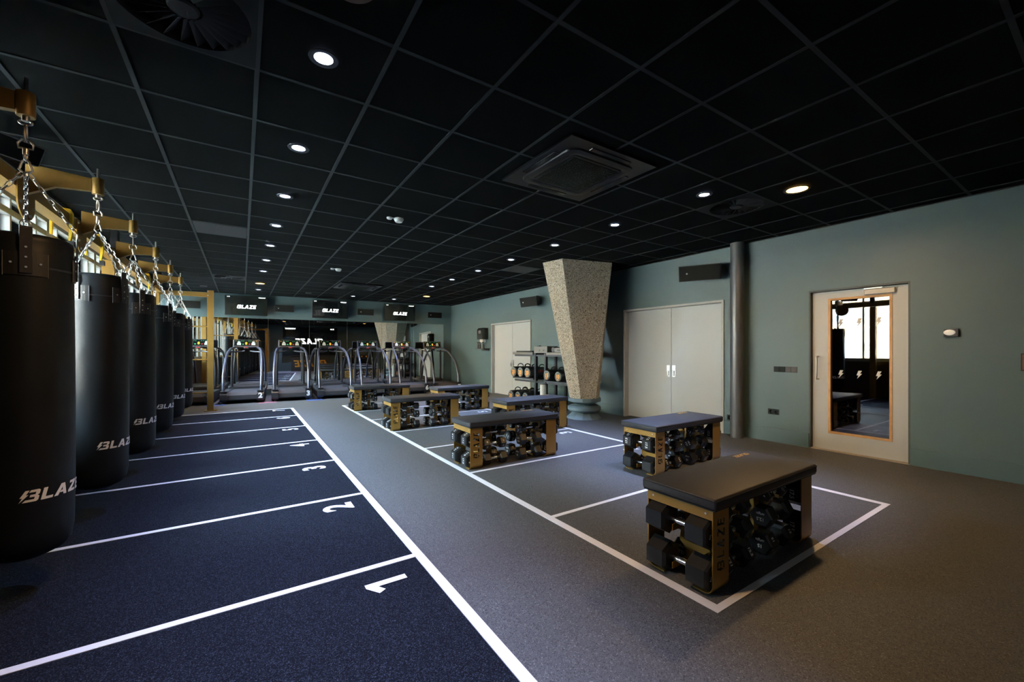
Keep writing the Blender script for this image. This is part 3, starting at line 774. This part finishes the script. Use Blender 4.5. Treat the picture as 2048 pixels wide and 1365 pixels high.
def bench():
    t = thing('dumbbell_bench', 'x', 'bench', group='gold framed benches storing dumbbells')
    for yd in (-1, 1):
        for xd in (-1, 1):
            x0 = -HL if xd < 0 else HL-.15
            logo = (yd == -1 and xd == -1) or (yd == 1 and xd == 1)
            o = strap_with_logo(yd, logo, x0).build('side_strap', M_GOLD, t)
            if logo: cut_logo(o, yd*.205, x0+.075, -yd)
    for xd in (-1, 1):
        x = xd*HL
        ap = MB().box(min(x, x-xd*.006), max(x, x-xd*.006), -.199, .199, .395, .452).build('end_apron', M_GOLD, t)
        for yy in (-.165, .165): MB().cyl((x, yy, .425), (x+xd*.003, yy, .425), .006, n=8).build('bolt', M_STEEL, ap)
        # inner cradle plate with scooped sides
        xi = x-xd*.16
        pl = [(-.095, .45), (.095, .45), (.10, .36), (.06, .33), (.055, .27), (.085, .235), (.095, .15), (.055, .115), (.055, .06), (.15, .0), (-.15, .0), (-.055, .06), (-.055, .115), (-.095, .15), (-.085, .235), (-.055, .27), (-.06, .33), (-.10, .36)]
        MB().prism([(xi, y, z) for y, z in pl], (xd*.006, 0, 0)).build('cradle_plate', M_GOLD, t)
        hk = MB()
        for z in (.270, .053): hk.box(min(xi, x-xd*.015), max(xi, x-xd*.015), -.05, -.044, z-.018, z+.018); hk.box(min(xi, x-xd*.015), max(xi, x-xd*.015), .044, .05, z-.018, z+.018)
        hk.build('cradle_hooks', M_GOLD, t)['kind'] = 'stuff'
    MB().box(-HL+.006, HL-.006, -.02, .02, .425, .450).build('top_rail', M_GOLD, t)
    for xc in (-.245, .245):
        MB().box(xc-.03, xc+.03, -.012, .012, 0, .425).build('centre_post', M_GOLD, t)
        hk = MB()
        for z in (.335, .203, .036):
            for s in (-1, 1): hk.box(xc-.045, xc-.039, min(s*.012, s*.135), max(s*.012, s*.135), z-.012, z+.008); hk.box(xc+.039, xc+.045, min(s*.012, s*.135), max(s*.012, s*.135), z-.012, z+.008)
        hk.build('cradle_hooks', M_GOLD, t)['kind'] = 'stuff'
    pad = MB().box(-.61, .61, -.232, .232, .455, .517, bev=.014).build('pad', M_PAD, t, 50)
    MB().box(-.602, .602, -.224, .224, .450, .456).build('pad_board', M_PIPING, t)
    sm = MB(); sm.tube([(-.611, -.22, .506), (-.611, .22, .506)], .0025, 5); sm.tube([(-.60, -.233, .506), (.60, -.233, .506)], .0025, 5)
    sm.build('seam', M_PIPING, pad)
    # gold logo on top, read from the far side
    logo_mb(.036, lambda a, b: Vector((.42-a, .175-b, .5176)), fit=.19).build('pad_logo', M_GOLDPRINT, pad)
    return t

def dumbbell(txt, R, L, hl, font=1.0):
    """axis along local x; R hex circumradius, L total length, hl handle length"""
    t = thing('hex_dumbbell', 'x', 'dumbbell', group='black hex dumbbells in the benches')
    hw = (L-hl)/2
    for s in (-1, 1):
        b = MB(); xs_ = [s*hl/2, s*(hl/2+.012), s*(L/2-.010), s*L/2]; rr_ = [R*.72, R, R, R*.86]
        b.loft([[Vector((x, r*math.cos(PI/3*k), r*math.sin(PI/3*k))) for k in range(6)] for x, r in zip(xs_, rr_)])
        b.build('head', M_RUBBER, t)
    MB().tube([(-hl/2-.005, 0, 0), (-hl/4, 0, 0), (0, 0, 0), (hl/4, 0, 0), (hl/2+.005, 0, 0)], [.015, .0175, .019, .0175, .015], 12).build('handle', M_CHROME, t, True)
    w = MB(); e = .0012; sz = R*.50
    for s in (-1, 1):
        xa = Vector((0, s, 0)); x = s*(L/2+e)
        add_text(w, txt, sz*.8, (x, 0, R*.20), xa, Z_, bold=.03)
        add_text(w, 'origin', sz*.62, (x, 0, -R*.28), xa, Z_, bold=.03)
        # number on two facets
        for ang in (PI/2, -PI/2+2*PI/3, -PI/6+PI/3*0):
            nrm = Vector((0, math.cos(ang), math.sin(ang))); tang = Vector((0, -math.sin(ang), math.cos(ang)))
            add_text(w, txt, R*.42, Vector((s*(hl/2+hw*.52), 0, 0))+nrm*(R*.8665+e), tang*s, X_*s, bold=.03)
    w.build('weight_marking', M_PRINT, t)['kind'] = 'stuff'
    return t
DBW = {'17.5': dumbbell('17.5', .091, .380, .125), '15': dumbbell('15', .074, .315, .12), '12.5': dumbbell('12.5', .070, .305, .12),
       '10': dumbbell('10', .064, .29, .12), '7.5': dumbbell('7.5', .057, .27, .12), '4': dumbbell('4', .048, .24, .12)}
used = set()
# hexes have vertices on +-y: flat top and bottom
BN = [((2.635, 1.412), 'nearest bench', 'nearest, at the lower right corner of the floor box'),
      ((4.10, 2.885), 'bench by the wide doors', 'second from the front, in front of the wide white double door'),
      ((2.63, 4.115), 'bench in the middle', 'in the middle of the photo, left of the floor number three'),
      ((3.93, 5.42), 'bench before the column', 'in front of the concrete column foot'),
      ((2.56, 6.68), 'third left bench', 'third in the left-hand row, behind the middle bench'),
      ((3.94, 8.05), 'bench before treadmill seven', 'in front of treadmill seven, farthest of the right-hand row'),
      ((2.56, 9.22), 'farthest left bench', 'farthest of the left-hand row, in front of treadmill five')]
b0 = bench()
for bi, ((bx, by), short, lab) in enumerate(BN):
    b = b0 if bi == 0 else copy_tree(b0)
    place(b, (bx, by, 0), (0, 0, 0), 'black padded gold bench, '+lab)
    rnd = random.Random(bi*11+3)
    def put(w, off, rz, roll, lab2, z):
        # never change the prototype's children; the first of each weight moves the prototype itself
        o = DBW[w] if w not in used else copy_tree(DBW[w]); used.add(w)
        m = Matrix.Rotation(rz, 4, 'Z') @ Matrix.Rotation(roll, 4, 'X')
        place(o, (bx+off[0], by+off[1], z), m.to_euler(), '%s kg hex dumbbell, %s, %s' % (w, lab2, short))
    for sd_, sname in ((-1, 'near long side'), (1, 'far long side')):
        for xc, cn in ((-.245, 'left'), (.245, 'right')):
            for z, w, rn in ((.070, '12.5' if cn == 'left' else '15', 'bottom'), (.236, '10' if cn == 'left' else '12.5', 'middle'), (.368, '7.5' if cn == 'left' else '4', 'top')):
                r = rnd.choice([0, PI, PI/3, 2*PI/3, -PI/3]) if z > .2 else rnd.choice([0, PI])
                zz = z
                put(w, (xc+rnd.uniform(-.006, .006), sd_*.112), 0 if rnd.random() < .5 else PI, PI if (bi == 0 and w != '4') else r, '%s %s on %s' % (rn, cn, sname), zz)
    for xd, en in ((-1, 'left end'), (1, 'right end')):
        for z, rn in ((.312, 'upper'), (.094, 'lower')):
            rl = (PI/2 + (0 if z > .2 else PI/3*0)) if bi != 0 else PI/2
            put('17.5', (xd*(HL-.032), rnd.uniform(-.003, .003)), PI/2 if xd < 0 else -PI/2, PI/6+(rnd.choice([0, PI/3*2, PI]) if bi else PI), '%s at %s' % (rn, en), z)
for w, o in DBW.items():
    if w not in used: print('unused', w)

# ================================================================== PUNCHING BAGS AND RIG
BX = -0.95
BYS = [1.90, 3.21, 4.51, 5.77, 7.11, 8.43, 9.72]
def link_at(mb, c, tdir, side, L=.034, W=.0095, r=.0028, n=8):
    t_ = Vector(tdir).normalized(); s_ = Vector(side); s_ = (s_-t_*s_.dot(t_)).normalized()
    pts = []
    for k in range(n):
        a = 2*PI*k/n; ca, sa = math.cos(a), math.sin(a)
        pts.append(Vector(c)+t_*((L/2-W)*(1 if ca > 0 else -1)+W*ca if abs(ca) > .2 else 0)+s_*W*sa)
    mb.tube(pts, r, 4, closed=True)
def chain(mb, p0, p1, pitch=.031, sag=0):
    p0, p1 = Vector(p0), Vector(p1); d_ = p1-p0; n = max(2, int(d_.length/pitch)); t_ = d_.normalized()
    a = t_.orthogonal().normalized(); b = t_.cross(a)
    for i in range(n):
        link_at(mb, p0+d_*((i+.5)/n), t_, a if i % 2 else b, L=pitch*1.36)
def bag():
    t = thing('punching_bag', 'x', 'punching bag', group='black hanging punching bags')
    # origin at floor below the bag
    zb, zt_, R = .205, 1.89, .180
    prof = [(.02, zb), (.09, zb+.005), (.14, zb+.03), (.168, zb+.07), (R*.985, zb+.14), (R, zb+.3), (R*1.01, zb+.6), (R, 1.2), (R*.985, 1.5), (R*.975, 1.74), (R*.99, 1.78), (R*.96, 1.80), (R*.97, 1.84), (R*.96, 1.865), (R*.88, 1.875), (R*.80, 1.85), (.02, 1.845)]
    MB().lathe(prof, 40).build('bag_body', M_VINYL, t, 60)
    MB().lathe([(R*.985, 1.70), (R*1.0, 1.703), (R*1.0, 1.708), (R*.985, 1.711)], 40, caps=False).build('stitched_seam', M_VINYL2, t)
    top = Vector((0, 0, 2.238))
    for k in range(4):
        a = math.radians(-73.5)+PI/2*k; c, s_ = math.cos(a), math.sin(a)
        M = Matrix.Rotation(a, 4, 'Z')
        # leather strap and patch (wrapped)
        b = MB()
        def wrap(u, z, r): return Vector((r*math.cos(a+u/r), r*math.sin(a+u/r), z))
        def wpatch(u0, u1, z0, z1, r, n=5):
            for i in range(n):
                ua, ub = u0+(u1-u0)*i/n, u0+(u1-u0)*(i+1)/n
                b.poly([wrap(ua, z0, r), wrap(ub, z0, r), wrap(ub, z1, r), wrap(ua, z1, r)])
        wpatch(-.075, .075, 1.66, 1.775, R*1.008, 8)
        pt = b.build('leather_patch', M_LEATHER, t, fix=False)
        MB().box(R*1.012, R*1.012+.006, -.022, .022, 1.67, 1.905, M=M, bev=.002).build('hanging_strap', M_LEATHER, t)
        pe = MB()
        for u in (-.077, .077): pe.tube([wrap(u, z, R*1.012) for z in (1.655, 1.70, 1.74, 1.775)], .0018, 5)
        pe.build('patch_piping', M_GREYEND, pt)['kind'] = 'stuff'
        rv = MB()
        for (u, z) in ((0, 1.70), (0, 1.75), (-.05, 1.72), (.05, 1.72), (0, 1.80)):
            p = wrap(u, z, R*1.02+(.006 if u == 0 else 0)); rv.cyl(p, p*1.0+Vector((c, s_, 0))*.003, .005, n=8)
        rv.build('rivets', M_STEEL, pt)['kind'] = 'stuff'
        rg = MB(); rc = M @ Vector((R*1.03, 0, 1.915))
        rg.tube([rc+Vector((-s_*math.cos(q_)*.02, c*math.cos(q_)*.02, math.sin(q_)*.02)) for q_ in [2*PI*i/12 for i in range(12)]], .003, 6, closed=True)
        rg.build('d_ring', M_CHAIN, t, True)
        cb = MB(); chain(cb, rc+Vector((0, 0, .018)), top+Vector((c*.012, s_*.012, -.02)))
        cb.build('hanging_chain', M_CHAIN, t, True)
    # snap hook and swivel up to the sleeve
    sw_ = MB()
    sw_.tube([(0, 0, 2.292), (.012, 0, 2.28), (.024, 0, 2.235), (.012, 0, 2.222), (-.012, 0, 2.222), (-.024, 0, 2.235), (-.012, 0, 2.28)], .0055, 8, closed=True)
    sw_.build('lower_carabiner', M_CHAIN, t, True)
    s2 = MB(); s2.cyl((0, 0, 2.315), (0, 0, 2.345), .012, n=12)
    s2.tube([Vector((0, math.cos(q_)*.014, 2.305+math.sin(q_)*.022)) for q_ in [2*PI*i/14 for i in range(14)]], .0055, 8, closed=True)
    s2.tube([(.026, 0, 2.348), (.028, 0, 2.372), (.014, 0, 2.394), (-.014, 0, 2.394), (-.028, 0, 2.372), (-.026, 0, 2.348)], .0058, 8, closed=True)
    s2.build('swivel', M_CHAIN, t, True)
    s3 = MB(); s3.tube([Vector((0, math.sin(q_)*.013, 2.428+math.cos(q_)*.045)) for q_ in [2*PI*i/14 for i in range(14)]], .006, 8, closed=True)
    s3.build('upper_snap_hook', M_CHAIN, t, True)
    # white logo wrapped round the lower body, facing the lane
    a0 = math.radians(-33)
    def wl_(x, y): 
        an = a0 + x/(R*1.012); return Vector((R*1.016*math.cos(an), R*1.016*math.sin(an), .555+y))
    logo_mb(.058, wl_, cuts=2, fit=.31).build('bag_logo', M_PRINT, t)
    return t
bg0 = bag()
bl_ = ['outside the photo, seen in mirror', 'nearest, largest one cut by the left edge', 'second from the left edge', 'third from the left edge', 'fourth from the left edge', 'fifth, next to the farthest one', 'farthest and smallest one, nearest the gold upright']
for i, y in enumerate(BYS):
    o = bg0 if i == 0 else copy_tree(bg0)
    place(o, (BX, y, 0), (0, 0, 0), 'black punching bag on chains, '+bl_[i])
    for ch in o.children:
        if not ch.name.startswith('bag_logo'): ch.rotation_euler = (0, 0, [0, 0, .8, .25, .7, .1, .5][i])

rig = thing('bag_rig', 'gold steel rig of posts, beam, rungs and bolted arms carrying the punching bags', 'rig', (0, 0, 0))
BMX, BZ0, BZ1 = -1.39, 2.455, 2.56
MB().box(BMX-.05, BMX+.05, .50, 10.89, BZ0, BZ1).build('long_beam', M_GOLD, rig)
a0 = None
for y in BYS:
    yy = y
    arm = MB()
    # tapered arm plate in the x-z plane (two faces), thicker look with a bottom lip
    arm.prism([(-1.332, yy-.02, 2.44), (-1.332, yy-.02, 2.67), (-1.26, yy-.02, 2.66), (BX-.035, yy-.02, 2.632), (BX-.035, yy-.02, 2.535), (-1.18, yy-.02, 2.525)], (0, .04, 0))
    ao = arm.build('swing_arm', M_GOLD, rig)
    pl = MB(); xq = BMX+.052
    out = [(yy-.15, 2.56), (yy+.15, 2.56), (yy+.15, 2.38)] + [(yy+.15*math.cos(PI*k/10), 2.38-.13*math.sin(PI*k/10)) for k in range(1, 10)] + [(yy-.15, 2.38)]
    pl.prism([(xq, a, b) for a, b in out], (.008, 0, 0)); po = pl.build('mounting_plate', M_GOLD, ao)
    bo = MB()
    for dy, z in ((-.12, 2.53), (.12, 2.53), (-.11, 2.36), (.11, 2.36), (-.05, 2.29), (.05, 2.29)):
        bo.lathe([(.004, .012), (.011, .010), (.013, 0)], 8, M=Matrix.Translation((xq+.008, yy+dy, z)) @ Matrix.Rotation(PI/2, 4, 'Y'))
    bo.build('plate_bolts', M_STEEL, ao)['kind'] = 'stuff'
    MB().lathe([(.0345, 2.515), (.036, 2.518), (.036, 2.638), (.0345, 2.641)], 24, M=Matrix.Translation((BX, yy, 0))).build('sleeve', M_GOLD, rig, 40)
    MB().cyl((BX, yy, 2.62), (BX, yy, 2.72), .009, n=12).build('threaded_rod', M_STEEL, rig, True)
    e = MB(); e.cyl((BX, yy, 2.49), (BX, yy, 2.515), .016, n=12)
    e.tube([Vector((BX+math.cos(q_)*.024, yy, 2.485+math.sin(q_)*.013)) for q_ in [2*PI*i/14 for i in range(14)]], .006, 8, closed=True)
    e.build('eye_bolt', M_STEEL, rig, True)
PYS = [.56, 3.86, 7.35, 10.83]
for y in PYS:
    MB().box(BMX-.055-.06, BMX-.055+.06, y-.06, y+.06, .01, 2.45).build('post', M_GOLD, rig)
    MB().box(BMX-.16, BMX+.05, y-.10, y+.10, .0065, .018).build('base_plate', M_GOLD, rig)
    MB().box(BMX-.04, BMX+.04, y-.045, y+.045, 2.56, HC-.02).build('ceiling_bracket', M_PLASB, rig)
for y in (10.83, .56):
    MB().box(-.56-.055, -.56+.055, y-.045, y+.045, .01, 2.56).build('post', M_GOLD, rig)
    MB().box(-.56-.11, -.56+.11, y-.10, y+.10, 0, .012).build('base_plate', M_GOLD, rig)
    MB().box(BMX, -.61, y-.03, y+.03, 2.42, 2.51).build('cross_beam', M_GOLD, rig)
    for z in (1.79, 1.09, .39): MB().cyl((BMX, y, z), (-.60, y, z), .014, n=10).build('rung', M_GOLD, rig, True)
    bo = MB()
    for z in (2.45, 2.53): bo.lathe([(.006, .01), (.012, .008), (.014, 0)], 8, M=Matrix.Translation((-.60, y-.046, z)) @ Matrix.Rotation(PI/2, 4, 'X'))
    bo.build('plate_bolts', M_STEEL, rig)['kind'] = 'stuff'
up2 = thing('gold_upright', 'separate gold square post behind the camera, seen only in the mirror', 'post', (-.56, -.75, 0))
MB().box(-.055, .055, -.055, .055, .01, 2.56).build('post', M_GOLD, up2)
MB().box(-.11, .11, -.11, .11, 0, .012).build('base_plate', M_GOLD, up2)
for i, (y, lab) in enumerate(((5.45, 'yellow strap looped over the rig beam behind the nearest bag'), (6.45, 'yellow strap looped over the rig beam behind the second bag'), (9.3, 'yellow strap bundle looped over the rig beam behind the third bag'))):
    s = thing('yellow_strap', lab, 'strap', (BMX, y, 2.50), group='yellow straps on the rig beam')
    lp = MB(); w = .016
    path = [(.06, .10), (.075, .06), (.075, -.10), (.06, -.20), (.045, -.22), (.05, -.1), (.052, .058), (-.052, .058), (-.06, -.15), (-.075, -.15), (-.075, .07), (-.06, .10)]
    lp.prism([(a, -w, b*1.0) for a, b in path], (0, 2*w, 0)); lp.build('webbing_loop', M_YEL, s)
    MB().box(.045, .085, -.025, .025, -.25, -.20).build('buckle', M_PLASB, s)

# ================================================================== STORAGE RACK AT THE RIGHT WALL
rk = thing('storage_rack', 'black storage rack with grey shelves of power bags, left of the concrete column', 'rack', (5.48, 0, 0))
for y in (7.42, 7.06):
    for x in (.05, .62): MB().box(x-.03, x+.03, y-.03, y+.03, 0, 1.22).build('upright', M_PLASB, rk)
for z, (lo, hi) in ((1.19, (7.48, 8.29)), (1.19, (6.15, 6.99)), (.62, (7.46, 8.29)), (.60, (6.15, 7.02)), (.045, (7.46, 8.40)), (.045, (6.15, 7.02))):
    MB().box(0, .66, lo, hi, z, z+.05 if z > 1 else z+.03).build('shelf', M_BOXG if z > 1 else M_PLASG, rk)
for z in (1.19, .60, .044): 
    for x in (.05, .62): MB().box(x-.02, x+.02, 6.2, 8.25, z-.04, z).build('cross_bar', M_PLASB, rk)

def power_bag(num, r=.125, L=.56):
    t = thing('power_bag', 'x', 'power bag', group='cylindrical power bags on the rack')
    Mx = Matrix.Rotation(PI/2, 4, 'Y')
    MB().lathe([(r*.9, 0), (r, .015), (r*1.02, L*.3), (r*1.0, L*.6), (r, L-.015), (r*.9, L)], 24, M=Mx).build('bag_body', M_RUBBER, t, 60)
    MB().lathe([(.001, -.004), (r*.86, -.004), (r*.9, .004)], 24, M=Mx).build('end_disc', M_GREYEND, t)
    w = MB(); add_text(w, num, r*1.0, (-.006, 0, -.005), Vector((0, -1, 0)), Z_, bold=.04); add_text(w, 'KG', r*.38, (-.006, 0, -r*.58), Vector((0, -1, 0)), Z_, bold=.04)
    w.build('weight_number', M_ORANGE, t)
    arc = MB(); arc.tube([Vector((-.005, r*.78*math.cos(q_), r*.78*math.sin(q_))) for q_ in [PI*.15+PI*.7*i/8 for i in range(9)]], .004, 4); arc.build('ring_print', M_LEDG, t)
    hd = MB(); hd.tube([(.12, 0, r*.9), (.14, 0, r*1.35), (.20, 0, r*1.55), (.27, 0, r*1.35), (.29, 0, r*.9)], .011, 8); hd.build('carry_handle', M_PLASB, t, True)
    hd = MB(); hd.tube([(.34, 0, r*.9), (.36, 0, r*1.3), (.42, 0, r*1.45), (.48, 0, r*1.3), (.50, 0, r*.9)], .011, 8); hd.build('carry_handle', M_PLASB, t, True)
    logo_mb(.05, lambda a, b: Vector((.28+a, -r*1.025*math.cos(b/r+.25), r*1.025*math.sin(b/r+.25))), fit=.24).build('side_logo', M_RED, t)
    return t
PB = {'20': power_bag('20'), '15': power_bag('15', .118), '10': power_bag('10', .112)}
pu = set()
for num, y, z, lab in (('20', 8.14, .78, 'leftmost 20 kg power bag on the upper left shelf'), ('20', 7.86, .78, 'middle 20 kg power bag on the upper left shelf'), ('20', 7.58, .78, 'rightmost 20 kg power bag on the upper left shelf'),
                       ('20', 8.26, .205, 'leftmost 20 kg power bag on the bottom shelf'), ('20', 7.96, .205, 'middle 20 kg power bag on the bottom shelf'), ('20', 7.66, .205, 'rightmost 20 kg power bag on the bottom shelf'),
                       ('15', 6.87, .755, '15 kg power bag on the upper right shelf'), ('10', 6.50, .748, '10 kg power bag beside the concrete column')):
    o = PB[num] if num not in pu else copy_tree(PB[num]); pu.add(num)
    place(o, (5.40, y, z), (0, 0, 0), lab)
rl = thing('foam_roller', 'white upright foam roller in front of the storage rack', 'foam roller', (5.36, 6.93, 0))
MB().lathe([(.06, 0), (.07, .01), (.07, .55), (.06, .56)], 24).build('roller_body', M_WPLAS, rl, 40)
MB().lathe([(.02, .561), (.055, .561), (.055, .565)], 24).build('roller_end', M_GREYEND, rl)
bx_ = thing('storage_box', 'small grey-brown box with dark lettering on top of the storage rack', 'box', (5.50, 7.22, 1.225))
MB().box(0, .22, -.24, .24, 0, .15, bev=.006).build('box_body', M_BOXG, bx_)
MB().box(.22, .30, -.24, .24, 0, .15).build('box_back', M_PLASB, bx_)
w = MB(); add_text(w, '6', .06, (-.002, .03, .06), Vector((0, -1, 0)), Z_, bold=.04); add_text(w, '24', .05, (-.002, -.12, .06), Vector((0, -1, 0)), Z_, bold=.04); w.build('box_lettering', M_PLASB, bx_)
MB().box(.01, .05, .05, .13, .15, .165).build('box_latch', M_PLASB, bx_)
fm = MB()
tm_ = thing('folded_mat', 'flat black folded exercise mats on the top left shelf', 'mat', (5.5, 7.86, 1.24), group='folded mats')
for k in range(2): MB().box(.02, .6, -.33+.05*k, .34, .018*k, .018*k+.016, bev=.006).build('mat_layer', M_RUBBER, tm_)
gl = thing('rolled_mat', 'dark rolled exercise mat on the top right shelf by the column', 'mat', (5.55, 6.84, 1.30), group='folded mats')
MB().tube([(0, 0, 0), (.5, 0, 0)], .055, 16).build('mat_roll', M_RUBBER, gl, True)
sp_ = MB(); sp_.tube([Vector((-.002, .012*a*math.cos(a), .012*a*math.sin(a))) for a in [.3*i for i in range(1, 15)]], .002, 4); sp_.build('mat_spiral_edge', M_GREYEND, gl)
kb = thing('kettle_case', 'low grey case on the top right shelf beside the column', 'case', (5.5, 6.58, 1.24))
MB().box(0, .4, -.16, .16, 0, .10, bev=.01).build('case_body', M_BOXG, kb); MB().box(-.01, 0, -.05, .05, .04, .06).build('case_handle', M_PLASB, kb)

# dispenser, shelf, bottles
dsp = thing('towel_dispenser', 'glossy black paper towel dispenser on the wall left of the far doors', 'dispenser', (XR, 10.98, 1.62))
MB().loft([[Vector((-d_, y, z)) for y, d_ in ((-.17, 0), (-.17, .20), (.17, .20), (.17, 0))] for z in (0, .04, .30)] + [[Vector((-d_*.8, y*.9, .35)) for y, d_ in ((-.17, 0), (-.17, .20), (.17, .20), (.17, 0))]]).build('dispenser_body', mat('gloss_black', (.012, .012, .013), .12), dsp)
MB().box(-.206, -.2, -.06, .08, .18, .27).build('dispenser_window', M_OFF, dsp)
MB().box(-.15, -.04, -.09, .09, -.09, 0).build('paper_towel', M_WPLAS, dsp)
ws = thing('wall_shelf', 'small dark wall shelf below the towel dispenser', 'shelf', (XR, 10.95, 1.345))
MB().box(-.24, 0, -.26, .26, -.02, 0).build('shelf_board', M_PLASG, ws); MB().box(-.03, 0, -.22, .22, -.07, -.02).build('shelf_bracket', M_PLASB, ws)
bt0 = None
for i, (x, y, lab) in enumerate(((6.07, 11.12, 'spray bottle at the left end of the small wall shelf'), (6.07, 11.0, 'spray bottle second from the left on the small wall shelf'), (6.07, 10.80, 'spray bottle at the right end of the small wall shelf'))):
    if bt0 is None:
        bt0 = thing('spray_bottle', lab, 'bottle', group='bottles on the small wall shelf'); o = bt0
        MB().lathe([(.03, 0), (.033, .01), (.033, .11), (.015, .14), (.012, .16)], 16).build('bottle_body', M_GREYPL2, o, 40)
        MB().box(-.035, .015, -.012, .012, .16, .195).build('spray_head', M_PLASB, o)
    else: o = copy_tree(bt0)
    place(o, (x, y, 1.345), (0, 0, 0), lab)

# switches and sockets
def plate(name, label, cat, y, z, n, socket, group=None, mats=None):
    t = thing(name, label, cat, (XR, y, z), group=group)
    for k in range(n):
        yc = (k-(n-1)/2)*-.073
        m_ = (mats[k] if mats else M_GREYPL)
        f = MB().box(-.009, 0, yc-.0355, yc+.0355, -.039, .039, bev=.002).build('switch_plate' if not socket else 'socket_plate', m_, t)
        if socket:
            MB().lathe([(.022, 0), (.022, .003), (.02, .003), (.019, -.001), (.001, -.001)], 20, M=Matrix.Translation((-.010, yc, 0)) @ Matrix.Rotation(-PI/2, 4, 'Y'), caps=False).build('socket_recess', M_DARK, f)
            MB().cyl((-.0115, yc-.01, -.002), (-.009, yc-.01, -.002), .003, n=8).build('pin_hole', M_STEEL, f)
        else: MB().box(-.012, -.009, yc-.028, yc+.028, -.030, .030).build('rocker', m_, f)
plate('light_switch', 'row of four dark and grey wall switches right of the pipe', 'switch', 2.65, 1.023, 4, False, mats=[M_GREYPL, M_GREYPL, M_GREYPL2, M_GREYPL2])
plate('wall_socket', 'double dark wall socket below the switches', 'socket', 2.80, .423, 2, True, 'dark wall sockets')
plate('wall_socket', 'single dark wall socket left of the pipe foot', 'socket', 3.425, .257, 1, True, 'dark wall sockets')
em = thing('emergency_light', 'small black wall unit with a clear oval emergency lamp right of the glazed door', 'emergency light', (XR, 1.07, 1.47))
MB().box(-.035, 0, -.058, .05, -.042, .042, bev=.004).build('unit_housing', M_PLASB, em)
MB().loft([[Vector((x, .045*k_*math.cos(a)+.006, .03*k_*math.sin(a)+.004)) for a in [2*PI*i/16 for i in range(16)]] for x, k_ in ((-.035, 1), (-.05, .9), (-.055, .6))]).build('lamp_lens', mat('lit_lens', (.8, .8, .75), .2, emis=(1, .95, .85), estr=.15), em, True)
nt_ = thing('framed_notice', 'black framed reddish-brown notice cut by the right photo edge', 'notice', (XR, .555, 1.173))
MB().box(-.018, 0, -.05, .05, -.085, .085, bev=.004).build('notice_frame', M_PLASB, nt_)
MB().box(-.020, -.018, -.04, .04, -.073, .073).build('notice_card', mat('brown_card', (.16, .075, .055), .5), nt_)
MB().box(-.0205, -.020, -.04, .04, .03, .033).build('notice_rule', M_PLASB, nt_)

# ================================================================== BEHIND THE CAMERA (seen in the mirrors)
ls = thing('led_wall_screen', 'huge black video wall with white logo, seen reflected in the mirrors', 'screen', (1.70, YB+.02, 1.86))
MB().box(-1.56, 1.56, 0, .08, -.88, .88).build('screen_casing', M_PLASB, ls)
pn = MB().box(-1.54, 1.54, .08, .084, -.86, .86).build('screen_panel', M_SCREEN, ls)
logo_mb(.34, lambda a, b: Vector((-a-.05, .087, b-.0)), fit=1.65).build('screen_logo', M_GLOWW, pn)
w_ = MB(); add_text(w_, '12 30', .10, (1.25, .087, .78), Vector((-1, 0, 0)), Z_, bold=.04); add_text(w_, 'WORKOUT', .11, (-1.15, .087, .78), Vector((-1, 0, 0)), Z_, bold=.05); w_.build('screen_text', M_GLOWW, pn)
bo_ = thing('coach_booth', 'dark grey booth with gold lettering below the video wall, seen in the mirrors', 'booth', (1.7, -1.05, 0))
MB().box(-1.08, 1.08, -.35, .10, 0, .93).build('booth_body', mat('booth_grey', (.045, .05, .048), .5), bo_)
MB().box(-1.12, 1.12, -.4, .14, .93, .96).build('booth_top', M_PLASG, bo_)
logo_mb(.42, lambda a, b: Vector((-a, .105, .47+b)), fit=1.9).build('booth_logo', M_GOLDPRINT, bo_)
kr = thing('ball_rack', 'low black rack behind the camera, seen right of the video wall in the mirrors', 'rack', (4.3, -1.25, 0))
for z in (.28, .72): MB().box(-.9, .9, -.25, .2, z, z+.03).build('shelf', M_PLASB, kr)
for x in (-.87, .87):
    for y in (-.2, .15): MB().box(x-.025, x+.025, y-.025, y+.025, 0, 1.0).build('upright', M_PLASB, kr)
mb0 = None
for i in range(6):
    if mb0 is None:
        mb0 = thing('medicine_ball', 'x', 'ball', group='medicine balls on the rack behind the camera'); o = mb0
        MB().lathe([(.13*math.sin(PI*k/10)+.001, .13-.13*math.cos(PI*k/10)) for k in range(11)], 20).build('ball_shell', M_RUBBER, o, True)
        w = MB(); add_text(w, '8', .14, (0, .132, .13), Vector((-1, 0, 0)), Z_, bold=.05); w.build('ball_number', M_ORANGE, o)
    else: o = copy_tree(mb0)
    place(o, (3.6+.28*i, -1.22, .75), (0, 0, 0), '%s black medicine ball with an orange number on the mirrored rack' % ['first', 'second', 'third', 'fourth', 'fifth', 'last'][i])
